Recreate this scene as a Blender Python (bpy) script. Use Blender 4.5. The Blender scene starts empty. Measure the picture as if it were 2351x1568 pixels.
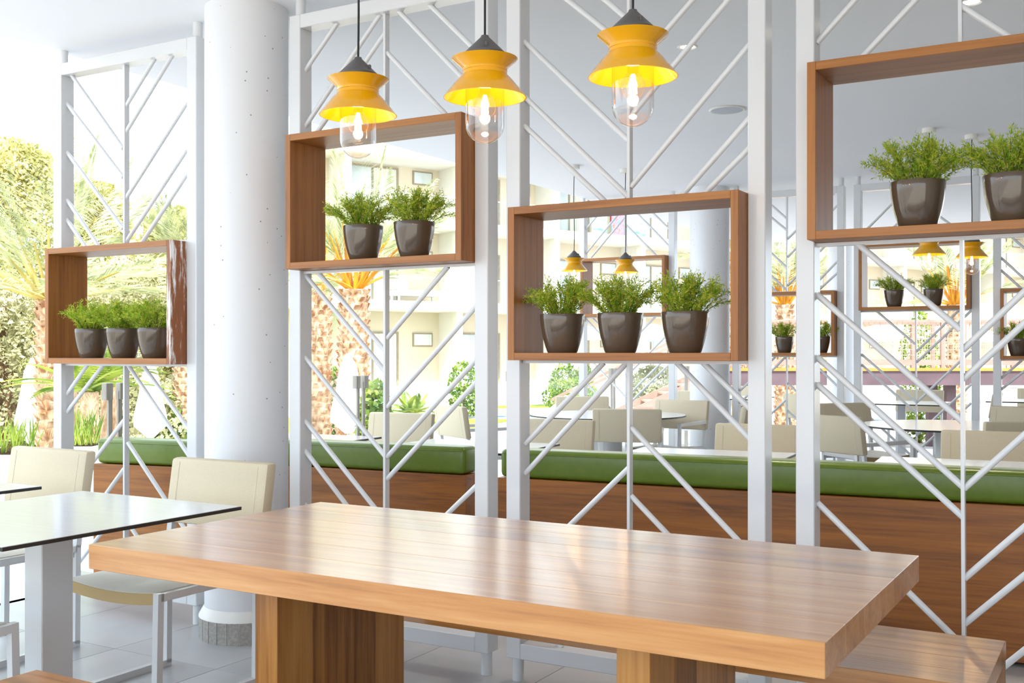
import bpy, bmesh, math, random
from mathutils import Vector, Matrix

# ------------------------------------------------------------------ camera, sky, sun, exposure
scene = bpy.context.scene
C = scene.collection
EYE = 1.277
YAW = math.radians(30.13)
cam_data = bpy.data.cameras.new('camera')
cam = bpy.data.objects.new('camera', cam_data)
C.objects.link(cam)
cam.location = (0, 0, EYE)
cam.rotation_euler = (math.pi / 2, 0, YAW)
cam_data.sensor_width = 36
cam_data.lens = 2472.3 / 2351 * 36
cam_data.shift_y = (809.9 - 784) / 2351
cam_data.clip_start = 0.05
cam_data.clip_end = 500
scene.camera = cam

world = bpy.data.worlds.new('sky')
scene.world = world
world.use_nodes = True
bg = world.node_tree.nodes['Background']
bg.inputs['Color'].default_value = (0.78, 0.90, 1.0, 1)
bg.inputs['Strength'].default_value = 1.5

sun_data = bpy.data.lights.new('sun', 'SUN')
sun_data.energy = 4.0
sun_data.angle = math.radians(0.6)
sun_data.color = (1.0, 0.97, 0.91)
sun = bpy.data.objects.new('sun', sun_data)
C.objects.link(sun)
to_sun = Vector((0.52, -0.45, 1.15)).normalized()
sun.rotation_euler = to_sun.to_track_quat('Z', 'Y').to_euler()

vs = scene.view_settings
vs.view_transform = 'Standard'
vs.look = 'None'
vs.gamma = 1.0
vs.use_curve_mapping = False
vs.exposure = 1.3

rnd = random.Random(7)
PI = math.pi


def cam_point(px, py, d):
    """a place d metres in front of the lens plane, seen at px, py of the photograph"""
    a = (px - 1175.5) / 2472.3
    b = (809.9 - py) / 2472.3
    c, s = math.cos(YAW), math.sin(YAW)
    return Vector(((c * a - s) * d, (s * a + c) * d, EYE + b * d))


# ------------------------------------------------------------------ materials
def srgb(r, g, b):
    f = lambda v: (v / 255 / 12.92) if v / 255 <= 0.04045 else ((v / 255 + 0.055) / 1.055) ** 2.4
    return (f(r), f(g), f(b), 1)


def base_mat(name, col, rough=0.5, spec=0.5, metal=0.0, coat=0.0, coat_rough=0.1):
    m = bpy.data.materials.new(name)
    m.use_nodes = True
    p = m.node_tree.nodes['Principled BSDF']
    p.inputs['Base Color'].default_value = col
    p.inputs['Roughness'].default_value = rough
    p.inputs['Specular IOR Level'].default_value = spec
    p.inputs['Metallic'].default_value = metal
    p.inputs['Coat Weight'].default_value = coat
    p.inputs['Coat Roughness'].default_value = coat_rough
    return m, m.node_tree, p


def noise_mat(name, c1, c2, scale=(6, 6, 6), rough=0.5, spec=0.5, bump=0.0, detail=4, coat=0.0, lo=0.35, hi=0.65):
    m, nt, p = base_mat(name, c1, rough, spec, 0, coat)
    tc = nt.nodes.new('ShaderNodeTexCoord')
    mp = nt.nodes.new('ShaderNodeMapping')
    mp.inputs['Scale'].default_value = scale
    nz = nt.nodes.new('ShaderNodeTexNoise')
    nz.inputs['Scale'].default_value = 1.0
    nz.inputs['Detail'].default_value = detail
    cr = nt.nodes.new('ShaderNodeValToRGB')
    cr.color_ramp.elements[0].position = lo
    cr.color_ramp.elements[1].position = hi
    cr.color_ramp.elements[0].color = c1
    cr.color_ramp.elements[1].color = c2
    nt.links.new(tc.outputs['Object'], mp.inputs['Vector'])
    nt.links.new(mp.outputs['Vector'], nz.inputs['Vector'])
    nt.links.new(nz.outputs['Fac'], cr.inputs['Fac'])
    nt.links.new(cr.outputs['Color'], p.inputs['Base Color'])
    if bump:
        b = nt.nodes.new('ShaderNodeBump')
        b.inputs['Strength'].default_value = bump
        b.inputs['Distance'].default_value = 0.01
        nt.links.new(nz.outputs['Fac'], b.inputs['Height'])
        nt.links.new(b.outputs['Normal'], p.inputs['Normal'])
    return m


def wood_mat(name, dark, mid, light, grain=(1.2, 26, 26), rough=0.35, coat=0.0, vary=0.0, spec=0.5, coat_rough=0.19):
    """grain runs along the axis with the small scale; vary shifts each plank by its own random value"""
    m, nt, p = base_mat(name, mid, rough, spec, 0, coat, coat_rough)
    L = nt.links
    tc = nt.nodes.new('ShaderNodeTexCoord')
    oi = nt.nodes.new('ShaderNodeObjectInfo')
    add = nt.nodes.new('ShaderNodeVectorMath')
    add.operation = 'ADD'
    mul = nt.nodes.new('ShaderNodeMath')
    mul.operation = 'MULTIPLY'
    mul.inputs[1].default_value = 17.0
    L.new(oi.outputs['Random'], mul.inputs[0])
    L.new(tc.outputs['Object'], add.inputs[0])
    L.new(mul.outputs[0], add.inputs[1])
    mp = nt.nodes.new('ShaderNodeMapping')
    mp.inputs['Scale'].default_value = grain
    L.new(add.outputs[0], mp.inputs['Vector'])
    nz = nt.nodes.new('ShaderNodeTexNoise')
    nz.inputs['Scale'].default_value = 1.0
    nz.inputs['Detail'].default_value = 6
    nz.inputs['Roughness'].default_value = 0.62
    nz.inputs['Distortion'].default_value = 0.6
    L.new(mp.outputs['Vector'], nz.inputs['Vector'])
    mp2 = nt.nodes.new('ShaderNodeMapping')
    mp2.inputs['Scale'].default_value = tuple(g * 5 for g in grain)
    L.new(add.outputs[0], mp2.inputs['Vector'])
    nz2 = nt.nodes.new('ShaderNodeTexNoise')
    nz2.inputs['Scale'].default_value = 1.0
    nz2.inputs['Detail'].default_value = 3
    L.new(mp2.outputs['Vector'], nz2.inputs['Vector'])
    mx = nt.nodes.new('ShaderNodeMath')
    mx.operation = 'MULTIPLY_ADD'
    mx.inputs[1].default_value = 0.30
    L.new(nz2.outputs['Fac'], mx.inputs[0])
    sc = nt.nodes.new('ShaderNodeMath')
    sc.operation = 'MULTIPLY'
    sc.inputs[1].default_value = 0.72
    L.new(nz.outputs['Fac'], sc.inputs[0])
    L.new(sc.outputs[0], mx.inputs[2])
    fac = mx.outputs[0]
    if vary:
        ma = nt.nodes.new('ShaderNodeMath')
        ma.operation = 'MULTIPLY_ADD'
        ma.inputs[1].default_value = vary
        L.new(oi.outputs['Random'], ma.inputs[0])
        sb = nt.nodes.new('ShaderNodeMath')
        sb.operation = 'SUBTRACT'
        sb.inputs[1].default_value = vary / 2
        L.new(fac, sb.inputs[0])
        L.new(sb.outputs[0], ma.inputs[2])
        fac = ma.outputs[0]
    cr = nt.nodes.new('ShaderNodeValToRGB')
    e = cr.color_ramp.elements
    e[0].position = 0.30
    e[0].color = dark
    e[1].position = 0.72
    e[1].color = light
    k = e.new(0.50)
    k.color = mid
    L.new(fac, cr.inputs['Fac'])
    L.new(cr.outputs['Color'], p.inputs['Base Color'])
    b = nt.nodes.new('ShaderNodeBump')
    b.inputs['Strength'].default_value = 0.05
    b.inputs['Distance'].default_value = 0.004
    L.new(nz2.outputs['Fac'], b.inputs['Height'])
    L.new(b.outputs['Normal'], p.inputs['Normal'])
    return m


def thin_glass(name, tint=(1, 1, 1, 1), gloss=0.02, base=0.04, edge=0.5):
    m = bpy.data.materials.new(name)
    m.use_nodes = True
    nt = m.node_tree
    nt.nodes.remove(nt.nodes['Principled BSDF'])
    out = nt.nodes['Material Output']
    tr = nt.nodes.new('ShaderNodeBsdfTransparent')
    tr.inputs['Color'].default_value = tint
    gl = nt.nodes.new('ShaderNodeBsdfGlossy')
    gl.inputs['Roughness'].default_value = gloss
    fr = nt.nodes.new('ShaderNodeLayerWeight')
    fr.inputs['Blend'].default_value = 0.5
    pw = nt.nodes.new('ShaderNodeMath')
    pw.operation = 'POWER'
    pw.inputs[1].default_value = 3.0
    ad = nt.nodes.new('ShaderNodeMath')
    ad.operation = 'MULTIPLY_ADD'
    ad.inputs[1].default_value = edge
    ad.inputs[2].default_value = base
    mix = nt.nodes.new('ShaderNodeMixShader')
    nt.links.new(fr.outputs['Facing'], pw.inputs[0])
    nt.links.new(pw.outputs[0], ad.inputs[0])
    nt.links.new(ad.outputs[0], mix.inputs['Fac'])
    nt.links.new(tr.outputs[0], mix.inputs[1])
    nt.links.new(gl.outputs[0], mix.inputs[2])
    nt.links.new(mix.outputs[0], out.inputs['Surface'])
    return m


def emit_mat(name, col, strength):
    m = bpy.data.materials.new(name)
    m.use_nodes = True
    nt = m.node_tree
    nt.nodes.remove(nt.nodes['Principled BSDF'])
    e = nt.nodes.new('ShaderNodeEmission')
    e.inputs['Color'].default_value = col
    e.inputs['Strength'].default_value = strength
    nt.links.new(e.outputs[0], nt.nodes['Material Output'].inputs['Surface'])
    return m


def leaf_mat(name, c1, c2, scale=40, trans=0.35, rough=0.5):
    m, nt, p = base_mat(name, c1, rough, 0.3)
    tc = nt.nodes.new('ShaderNodeTexCoord')
    nz = nt.nodes.new('ShaderNodeTexNoise')
    nz.inputs['Scale'].default_value = scale
    nz.inputs['Detail'].default_value = 1
    cr = nt.nodes.new('ShaderNodeValToRGB')
    cr.color_ramp.elements[0].position = 0.38
    cr.color_ramp.elements[1].position = 0.62
    cr.color_ramp.elements[0].color = c1
    cr.color_ramp.elements[1].color = c2
    nt.links.new(tc.outputs['Object'], nz.inputs['Vector'])
    nt.links.new(nz.outputs['Fac'], cr.inputs['Fac'])
    nt.links.new(cr.outputs['Color'], p.inputs['Base Color'])
    tl = nt.nodes.new('ShaderNodeBsdfTranslucent')
    nt.links.new(cr.outputs['Color'], tl.inputs['Color'])
    mix = nt.nodes.new('ShaderNodeMixShader')
    mix.inputs['Fac'].default_value = trans
    nt.links.new(p.outputs[0], mix.inputs[1])
    nt.links.new(tl.outputs[0], mix.inputs[2])
    nt.links.new(mix.outputs[0], nt.nodes['Material Output'].inputs['Surface'])
    return m


def column_mat():
    m, nt, p = base_mat('painted_concrete', srgb(220, 221, 225), 0.55)
    tc = nt.nodes.new('ShaderNodeTexCoord')
    vo = nt.nodes.new('ShaderNodeTexVoronoi')
    vo.inputs['Scale'].default_value = 21
    lt = nt.nodes.new('ShaderNodeMath')
    lt.operation = 'LESS_THAN'
    lt.inputs[1].default_value = 0.07
    sel = nt.nodes.new('ShaderNodeMath')
    sel.operation = 'GREATER_THAN'
    sel.inputs[1].default_value = 0.4
    sp = nt.nodes.new('ShaderNodeSeparateColor')
    mul = nt.nodes.new('ShaderNodeMath')
    mul.operation = 'MULTIPLY'
    mix = nt.nodes.new('ShaderNodeMix')
    mix.data_type = 'RGBA'
    mix.inputs[6].default_value = srgb(220, 221, 225)
    mix.inputs[7].default_value = srgb(126, 128, 134)
    nt.links.new(tc.outputs['Object'], vo.inputs['Vector'])
    nt.links.new(vo.outputs['Distance'], lt.inputs[0])
    nt.links.new(vo.outputs['Color'], sp.inputs[0])
    nt.links.new(sp.outputs[0], sel.inputs[0])
    nt.links.new(lt.outputs[0], mul.inputs[0])
    nt.links.new(sel.outputs[0], mul.inputs[1])
    nt.links.new(mul.outputs[0], mix.inputs[0])
    nt.links.new(mix.outputs[2], p.inputs['Base Color'])
    nz = nt.nodes.new('ShaderNodeTexNoise')
    nz.inputs['Scale'].default_value = 9
    b = nt.nodes.new('ShaderNodeBump')
    b.inputs['Strength'].default_value = 0.08
    b.inputs['Distance'].default_value = 0.02
    nt.links.new(tc.outputs['Object'], nz.inputs['Vector'])
    nt.links.new(nz.outputs['Fac'], b.inputs['Height'])
    nt.links.new(b.outputs['Normal'], p.inputs['Normal'])
    return m


def worn_wood_mat(name, wood_dark, wood_light, paint):
    """stained board with whitish worn streaks running down it"""
    m, nt, p = base_mat(name, wood_light, 0.4)
    L = nt.links
    tc = nt.nodes.new('ShaderNodeTexCoord')
    mp = nt.nodes.new('ShaderNodeMapping')
    mp.inputs['Scale'].default_value = (30, 14, 2.2)
    nz = nt.nodes.new('ShaderNodeTexNoise')
    nz.inputs['Scale'].default_value = 1
    nz.inputs['Detail'].default_value = 7
    nz.inputs['Roughness'].default_value = 0.7
    L.new(tc.outputs['Object'], mp.inputs['Vector'])
    L.new(mp.outputs['Vector'], nz.inputs['Vector'])
    cr = nt.nodes.new('ShaderNodeValToRGB')
    e = cr.color_ramp.elements
    e[0].position, e[0].color = 0.30, wood_dark
    e[1].position, e[1].color = 0.60, paint
    k = e.new(0.53)
    k.color = wood_light
    L.new(nz.outputs['Fac'], cr.inputs['Fac'])
    L.new(cr.outputs['Color'], p.inputs['Base Color'])
    return m


M = {}
M['white_steel'] = noise_mat('white_steel', srgb(214, 215, 218), srgb(210, 211, 214), (3, 3, 3), 0.20, 0.5)
M['ceiling'] = noise_mat('ceiling_paint', srgb(240, 241, 247), srgb(237, 239, 245), (0.7, 0.7, 0.7), 0.8, 0.2)
M['column'] = column_mat()
M['wall'] = noise_mat('wall_paint', srgb(214, 203, 186), srgb(208, 196, 178), (1, 1, 1), 0.8, 0.2)
M['tile'] = noise_mat('grey_floor_tile', srgb(170, 171, 174), srgb(188, 188, 190), (2.2, 1.4, 1), 0.30, 0.5, 0.04, 6)
M['grout'] = noise_mat('floor_grout', srgb(120, 118, 116), srgb(132, 130, 127), (20, 20, 20), 0.9, 0.2)
M['plinth_tile'] = noise_mat('plinth_tile', srgb(148, 143, 138), srgb(168, 163, 157), (90, 90, 90), 0.7, 0.3)
M['table_wood'] = wood_mat('table_wood', srgb(136, 82, 36), srgb(184, 124, 62), srgb(206, 152, 92), (0.9, 20, 20), 0.32, 0.9, 0.18)
M['leg_wood'] = wood_mat('leg_wood', srgb(112, 66, 24), srgb(166, 110, 50), srgb(190, 136, 72), (20, 20, 0.9), 0.35, 0.0, 0.35)
M['box_wood_x'] = wood_mat('box_wood_x', srgb(118, 68, 20), srgb(152, 94, 35), srgb(170, 112, 50), (1.0, 26, 26), 0.42)
M['box_wood_z'] = wood_mat('box_wood_z', srgb(118, 68, 20), srgb(152, 94, 35), srgb(170, 112, 50), (26, 26, 1.0), 0.42)
M['box_worn'] = worn_wood_mat('box_worn', srgb(100, 52, 18), srgb(136, 76, 32), srgb(222, 218, 214))
M['bench_wood'] = wood_mat('bench_wood', srgb(94, 50, 10), srgb(142, 82, 22), srgb(168, 104, 36), (1.0, 12, 20), 0.34)
M['green'] = noise_mat('green_vinyl', srgb(90, 110, 27), srgb(96, 116, 31), (30, 30, 30), 0.30, 0.5, 0.04)
M['canvas'] = noise_mat('beige_canvas', srgb(206, 194, 170), srgb(200, 187, 162), (300, 300, 300), 0.85, 0.2, 0.1)
M['sling'] = noise_mat('seat_sling', srgb(222, 216, 204), srgb(216, 209, 196), (300, 300, 300), 0.6, 0.3, 0.1)
M['sling_edge'] = noise_mat('sling_edge', srgb(186, 160, 114), srgb(180, 153, 107), (300, 300, 300), 0.7, 0.3)
M['laminate'] = noise_mat('table_laminate', srgb(214, 218, 224), srgb(210, 214, 220), (3, 60, 3), 0.16, 0.5)
M['core'] = noise_mat('laminate_core', srgb(36, 36, 38), srgb(46, 46, 48), (10, 10, 10), 0.4)
M['pot'] = noise_mat('taupe_pot', srgb(86, 72, 60), srgb(80, 66, 55), (5, 5, 5), 0.09, 0.5, 0, 2, 0.25)
M['soil'] = noise_mat('soil', srgb(52, 38, 26), srgb(36, 26, 18), (60, 60, 60), 0.95, 0.1)
M['needle'] = leaf_mat('needle_green', srgb(124, 166, 32), srgb(206, 210, 80), 55, 0.42)
M['stem'] = noise_mat('stem', srgb(92, 88, 36), srgb(72, 66, 28), (40, 40, 40), 0.8)
M['shade'] = noise_mat('yellow_shade', srgb(224, 164, 8), srgb(221, 160, 7), (5, 5, 5), 0.16, 0.5, 0, 2, 0.4)
M['cap'] = noise_mat('grey_cap', srgb(86, 84, 84), srgb(78, 76, 76), (20, 20, 20), 0.4)
M['cord'] = noise_mat('black_cord', srgb(22, 22, 24), srgb(30, 30, 32), (50, 50, 50), 0.6)
M['lamp_glass'] = thin_glass('lamp_glass', (0.96, 0.965, 0.97, 1), 0.03, 0.09, 0.9)
M['bulb_glass'] = thin_glass('bulb_glass', (1.0, 0.95, 0.86, 1), 0.02, 0.05, 0.5)
M['filament'] = emit_mat('filament', (1.0, 0.74, 0.40, 1), 30)
M['downlight'] = emit_mat('downlight', (1.0, 0.9, 0.75, 1), 4)
M['trim_white'] = noise_mat('fitting_white', srgb(232, 230, 226), srgb(226, 224, 220), (9, 9, 9), 0.5)
M['speaker'] = noise_mat('speaker_grille', srgb(196, 200, 210), srgb(180, 184, 196), (200, 200, 200), 0.6)
M['rail_glass'] = thin_glass('rail_glass', (0.98, 0.995, 0.99, 1), 0.01, 0.02, 0.2)
M['brushed'] = noise_mat('brushed_steel', srgb(176, 170, 160), srgb(150, 142, 132), (40, 40, 2), 0.35, 0.5)
M['deck'] = noise_mat('pale_paving', srgb(208, 199, 186), srgb(198, 189, 175), (0.8, 0.8, 0.8), 0.8, 0.2)
M['gravel'] = noise_mat('garden_paving', srgb(172, 168, 161), srgb(160, 155, 147), (0.8, 0.8, 0.8), 0.85, 0.2)
M['lawn'] = noise_mat('lawn', srgb(118, 150, 44), srgb(156, 178, 66), (3, 3, 3), 0.9, 0.1, 0.3)
M['water'] = noise_mat('pool_water', srgb(48, 116, 206), srgb(170, 208, 240), (1.3, 3.2, 1), 0.08, 0.5, 0.2, 3)
M['pool_edge'] = noise_mat('pool_coping', srgb(236, 234, 228), srgb(226, 224, 218), (2, 2, 2), 0.7)
M['facade'] = noise_mat('facade_cream', srgb(210, 197, 174), srgb(204, 191, 167), (0.5, 0.5, 0.5), 0.85, 0.2)
M['facade_white'] = noise_mat('facade_white', srgb(220, 217, 208), srgb(214, 210, 200), (0.5, 0.5, 0.5), 0.85, 0.2)
M['pane'] = noise_mat('window_pane', srgb(176, 184, 184), srgb(204, 208, 204), (1, 1, 0.4), 0.1, 0.5)
M['curtain'] = noise_mat('curtain', srgb(222, 218, 206), srgb(192, 188, 176), (14, 14, 0.3), 0.9, 0.1)
M['bronze'] = noise_mat('bronze_frame', srgb(150, 136, 112), srgb(138, 124, 100), (5, 5, 5), 0.5)
M['parasol'] = noise_mat('white_parasol', srgb(244, 243, 240), srgb(236, 235, 232), (3, 3, 3), 0.8, 0.2)
M['trunk'] = noise_mat('palm_trunk', srgb(220, 190, 160), srgb(150, 108, 76), (9, 9, 5), 0.95, 0.1, 0.6, 4)
M['bark'] = noise_mat('bark', srgb(130, 104, 80), srgb(92, 72, 54), (8, 8, 2), 0.95, 0.1, 0.5)
M['frond'] = leaf_mat('palm_frond', srgb(152, 160, 112), srgb(204, 204, 164), 3, 0.4)
M['frond_base'] = leaf_mat('palm_frond_base', srgb(226, 166, 44), srgb(206, 140, 50), 4, 0.25)
M['frond_pale'] = leaf_mat('palm_stalk_pale', srgb(214, 196, 120), srgb(196, 178, 96), 4, 0.25)
M['pine'] = leaf_mat('pine_leaf', srgb(164, 160, 92), srgb(216, 206, 146), 1.4, 0.35)
M['olive'] = leaf_mat('olive_leaf', srgb(150, 148, 104), srgb(204, 198, 156), 1.8, 0.35)
M['shrub'] = leaf_mat('shrub_leaf', srgb(66, 104, 34), srgb(140, 160, 62), 3, 0.35)
M['cycad'] = leaf_mat('cycad_leaf', srgb(92, 124, 40), srgb(166, 180, 76), 3, 0.35)
M['bridge'] = noise_mat('bridge_redwood', srgb(168, 130, 118), srgb(150, 114, 102), (3, 3, 3), 0.7)
M['bridge_lattice'] = noise_mat('bridge_lattice', srgb(196, 166, 142), srgb(180, 150, 126), (3, 3, 3), 0.7)
M['bridge_dark'] = noise_mat('bridge_beam', srgb(98, 78, 84), srgb(84, 66, 72), (2, 2, 2), 0.7)
M['bridge_edge'] = noise_mat('bridge_edge', srgb(214, 136, 62), srgb(200, 120, 52), (3, 3, 3), 0.6)
M['towel_teal'] = noise_mat('towel_teal', srgb(90, 208, 204), srgb(220, 240, 236), (0.9, 0.9, 3), 0.95, 0.1)
M['towel_print'] = noise_mat('towel_print', srgb(84, 132, 200), srgb(222, 108, 70), (6, 6, 6), 0.95, 0.1)
M['lounger_print'] = noise_mat('lounger_print', srgb(206, 78, 70), srgb(240, 226, 214), (7, 7, 7), 0.95, 0.1)
M['sofa'] = noise_mat('sofa_white', srgb(228, 222, 214), srgb(216, 209, 200), (4, 4, 4), 0.9, 0.1)


# ------------------------------------------------------------------ mesh helpers
class MB:
    def __init__(self):
        self.v, self.f = [], []

    def add(self, vs_, fs_):
        o = len(self.v)
        self.v += [tuple(p) for p in vs_]
        self.f += [tuple(i + o for i in f) for f in fs_]
        return self

    def box(self, x0, x1, y0, y1, z0, z1, bevel=0.0, seg=1):
        if bevel <= 0:
            return self.add([(x0, y0, z0), (x1, y0, z0), (x1, y1, z0), (x0, y1, z0), (x0, y0, z1), (x1, y0, z1), (x1, y1, z1), (x0, y1, z1)],
                            [(0, 3, 2, 1), (4, 5, 6, 7), (0, 1, 5, 4), (1, 2, 6, 5), (2, 3, 7, 6), (3, 0, 4, 7)])
        bm = bmesh.new()
        bmesh.ops.create_cube(bm, size=1, matrix=Matrix.Translation(((x0 + x1) / 2, (y0 + y1) / 2, (z0 + z1) / 2)) @ Matrix.Diagonal((x1 - x0, y1 - y0, z1 - z0, 1)))
        bmesh.ops.bevel(bm, geom=bm.edges[:], offset=bevel, segments=seg, profile=0.5, affect='EDGES')
        return self.bm(bm)

    def bm(self, bm):
        bm.verts.index_update()
        self.add([v.co[:] for v in bm.verts], [[v.index for v in f.verts] for f in bm.faces])
        bm.free()
        return self

    def tube(self, p, q, r, n=10, r2=None):
        p, q = Vector(p), Vector(q)
        r2 = r if r2 is None else r2
        ax = (q - p).normalized()
        u = ax.orthogonal().normalized()
        w = ax.cross(u)
        vs_ = []
        for c_, rr in ((p, r), (q, r2)):
            for i in range(n):
                a = 2 * PI * i / n
                vs_.append(c_ + (u * math.cos(a) + w * math.sin(a)) * rr)
        fs_ = [(i, (i + 1) % n, n + (i + 1) % n, n + i) for i in range(n)]
        fs_ += [tuple(range(n - 1, -1, -1)), tuple(range(n, 2 * n))]
        return self.add(vs_, fs_)

    def path(self, pts, r, n=8):
        """tube through a list of points (r may be a list)"""
        pts = [Vector(p) for p in pts]
        rs = r if isinstance(r, (list, tuple)) else [r] * len(pts)
        o = None
        vs_, fs_ = [], []
        u = (pts[1] - pts[0]).orthogonal().normalized()
        for k, p in enumerate(pts):
            d = (pts[min(k + 1, len(pts) - 1)] - pts[max(k - 1, 0)]).normalized()
            u = (u - d * u.dot(d)).normalized()
            w = d.cross(u)
            for i in range(n):
                a = 2 * PI * i / n
                vs_.append(p + (u * math.cos(a) + w * math.sin(a)) * rs[k])
        for k in range(len(pts) - 1):
            for i in range(n):
                fs_.append((k * n + i, k * n + (i + 1) % n, (k + 1) * n + (i + 1) % n, (k + 1) * n + i))
        fs_ += [tuple(range(n - 1, -1, -1)), tuple(range((len(pts) - 1) * n, len(pts) * n))]
        return self.add(vs_, fs_)

    def bar(self, p, q, w, t, up=(0, 0, 1)):
        """square bar from p to q"""
        p, q = Vector(p), Vector(q)
        ax = (q - p).normalized()
        up = Vector(up)
        if abs(ax.dot(up)) > 0.98:
            up = Vector((0, 1, 0))
        s = ax.cross(up).normalized() * w / 2
        n = s.cross(ax).normalized() * t / 2
        vs_ = [p - s - n, p + s - n, p + s + n, p - s + n, q - s - n, q + s - n, q + s + n, q - s + n]
        return self.add(vs_, [(0, 3, 2, 1), (4, 5, 6, 7), (0, 1, 5, 4), (1, 2, 6, 5), (2, 3, 7, 6), (3, 0, 4, 7)])

    def lathe(self, prof, n=32, center=(0, 0), close=True):
        """prof: (r, z) list from one end to the other"""
        vs_, fs_ = [], []
        for r, z in prof:
            for i in range(n):
                a = 2 * PI * i / n
                vs_.append((center[0] + r * math.cos(a), center[1] + r * math.sin(a), z))
        for k in range(len(prof) - 1):
            for i in range(n):
                fs_.append((k * n + i, k * n + (i + 1) % n, (k + 1) * n + (i + 1) % n, (k + 1) * n + i))
        if close:
            fs_ += [tuple(range(n - 1, -1, -1)), tuple(range((len(prof) - 1) * n, len(prof) * n))]
        return self.add(vs_, fs_)

    def build(self, name, mat, parent=None, loc=(0, 0, 0), rz=0.0, smooth=True):
        me = bpy.data.meshes.new(name)
        me.from_pydata(self.v, [], self.f)
        me.materials.append(M[mat] if isinstance(mat, str) else mat)
        if smooth:
            me.polygons.foreach_set('use_smooth', [True] * len(me.polygons))
            me.set_sharp_from_angle(angle=math.radians(32))
        me.update()
        o = bpy.data.objects.new(name, me)
        C.objects.link(o)
        o.location = loc
        o.rotation_euler = (0, 0, rz)
        if parent:
            o.parent = parent
        return o


def box(name, mat, x0, x1, y0, y1, z0, z1, bevel=0.0, parent=None, seg=1):
    """a box whose origin is its own centre of base"""
    cx, cy = (x0 + x1) / 2, (y0 + y1) / 2
    return MB().box(x0 - cx, x1 - cx, y0 - cy, y1 - cy, 0, z1 - z0, bevel, seg).build(name, mat, parent, (cx, cy, z0))


def tag(o, label, cat, group=None):
    o['label'] = label
    o['category'] = cat
    if group:
        o['group'] = group
    return o


def thing(name, label, cat, loc=(0, 0, 0), rz=0.0, group=None):
    o = bpy.data.objects.new(name, None)
    o.empty_display_size = 0.1
    C.objects.link(o)
    o.location = loc
    o.rotation_euler = (0, 0, rz)
    return tag(o, label, cat, group)


def struct(o):
    o['kind'] = 'structure'
    return o


def copy_tree(src, loc, rz=0.0, label=None, group=None, parent=None):
    c = src.copy()
    C.objects.link(c)
    c.parent = parent
    if parent is None:
        c.location = loc
        c.rotation_euler = (0, 0, rz)
        if label:
            c['label'] = label
        if group:
            c['group'] = group
    for ch in list(src.children):
        copy_tree(ch, None, 0, None, None, c)
    return c


# ------------------------------------------------------------------ floor, ceiling, walls
CEIL = 2.835
floor = struct(MB().box(-4.97, 4.5, -2.2, 15.6, -0.5, -0.006).build('floor', 'grout'))
tile_me = None
TU, TV = 0.60, 1.20
ui0, vi0 = -2.015, 3.16
for i in range(-5, 13):
    for j in range(-3, 11):
        u0, v0 = ui0 + i * TU, vi0 + (j) * TV
        if u0 < -5.02 or u0 + TU > 4.5 or v0 < -1.0 or v0 + TV > 15.6:
            continue
        if tile_me is None:
            t = MB().box(0.0015, TU - 0.0015, 0.0015, TV - 0.0015, -0.006, 0.0, 0.001).build('tile', 'tile', floor, (u0, v0, 0))
            tile_me = t.data
        else:
            t = bpy.data.objects.new('tile', tile_me)
            C.objects.link(t)
            t.parent = floor
            t.location = (u0, v0, 0)
edge = struct(MB().box(-5.34, -4.97, -2.2, 15.6, -0.5, 0.0).build('trim_1', 'pool_edge'))
ceiling = struct(MB().box(-4.84, 4.5, -2.2, 15.0, CEIL, CEIL + 0.32).build('ceiling', 'ceiling'))
struct(MB().box(4.5, 4.7, -2.2, 15.6, -0.5, CEIL + 0.32).build('wall_right', 'wall'))
bounce_ground = MB().box(4.7, 60, -60, 40, -0.6, -0.01)  # unseen pale paving, added to bounce sunlight up onto the ceiling
bounce_ground.box(-5.34, 4.7, -60, -2.2, -0.6, -0.01)
struct(bounce_ground.build('bounce_paving', 'deck'))


# ------------------------------------------------------------------ columns
def column(name, label, u, v, r=0.186):
    t = thing(name, label, 'column', (u, v, 0), 0, 'round white columns')
    MB().lathe([(r, 0.0), (r, CEIL)], 64).build('shaft', 'column', t)
    MB().lathe([(r + 0.001, 0.096), (r + 0.026, 0.096), (r + 0.025, 0.102), (r + 0.002, 0.142), (r + 0.001, 0.142)], 48, close=False).build('mortar_fillet', 'trim_white', t)
    MB().lathe([(r + 0.021, 0.0), (r + 0.021, 0.096)], 48, close=False).build('plinth_grout', 'trim_white', t)
    n = 26
    for k in range(n):
        a0, a1 = 2 * PI * (k + 0.04) / n, 2 * PI * (k + 0.96) / n
        vs_, ri, ro = [], r + 0.001, r + 0.025
        for z in (0.0, 0.096):
            for a, q in ((a0, ri), (a0, ro), (a1, ro), (a1, ri)):
                vs_.append((q * math.cos(a), q * math.sin(a), z))
        MB().add(vs_, [(0, 1, 2, 3), (4, 7, 6, 5), (0, 4, 5, 1), (1, 5, 6, 2), (2, 6, 7, 3), (3, 7, 4, 0)]).build('plinth_tile', 'plinth_tile', t, smooth=False)
    return t


COLU, COLV = -3.503, 3.632
column('round_column', 'round white concrete column with a tiled plinth, between two front divider screens', COLU, COLV)
column('round_column', 'round white concrete column among the dining chairs in the rear row of screens', -3.50, 9.76)
column('round_column', 'slim looking white column farther back behind the rear divider screens', -3.50, 15.0)

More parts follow.
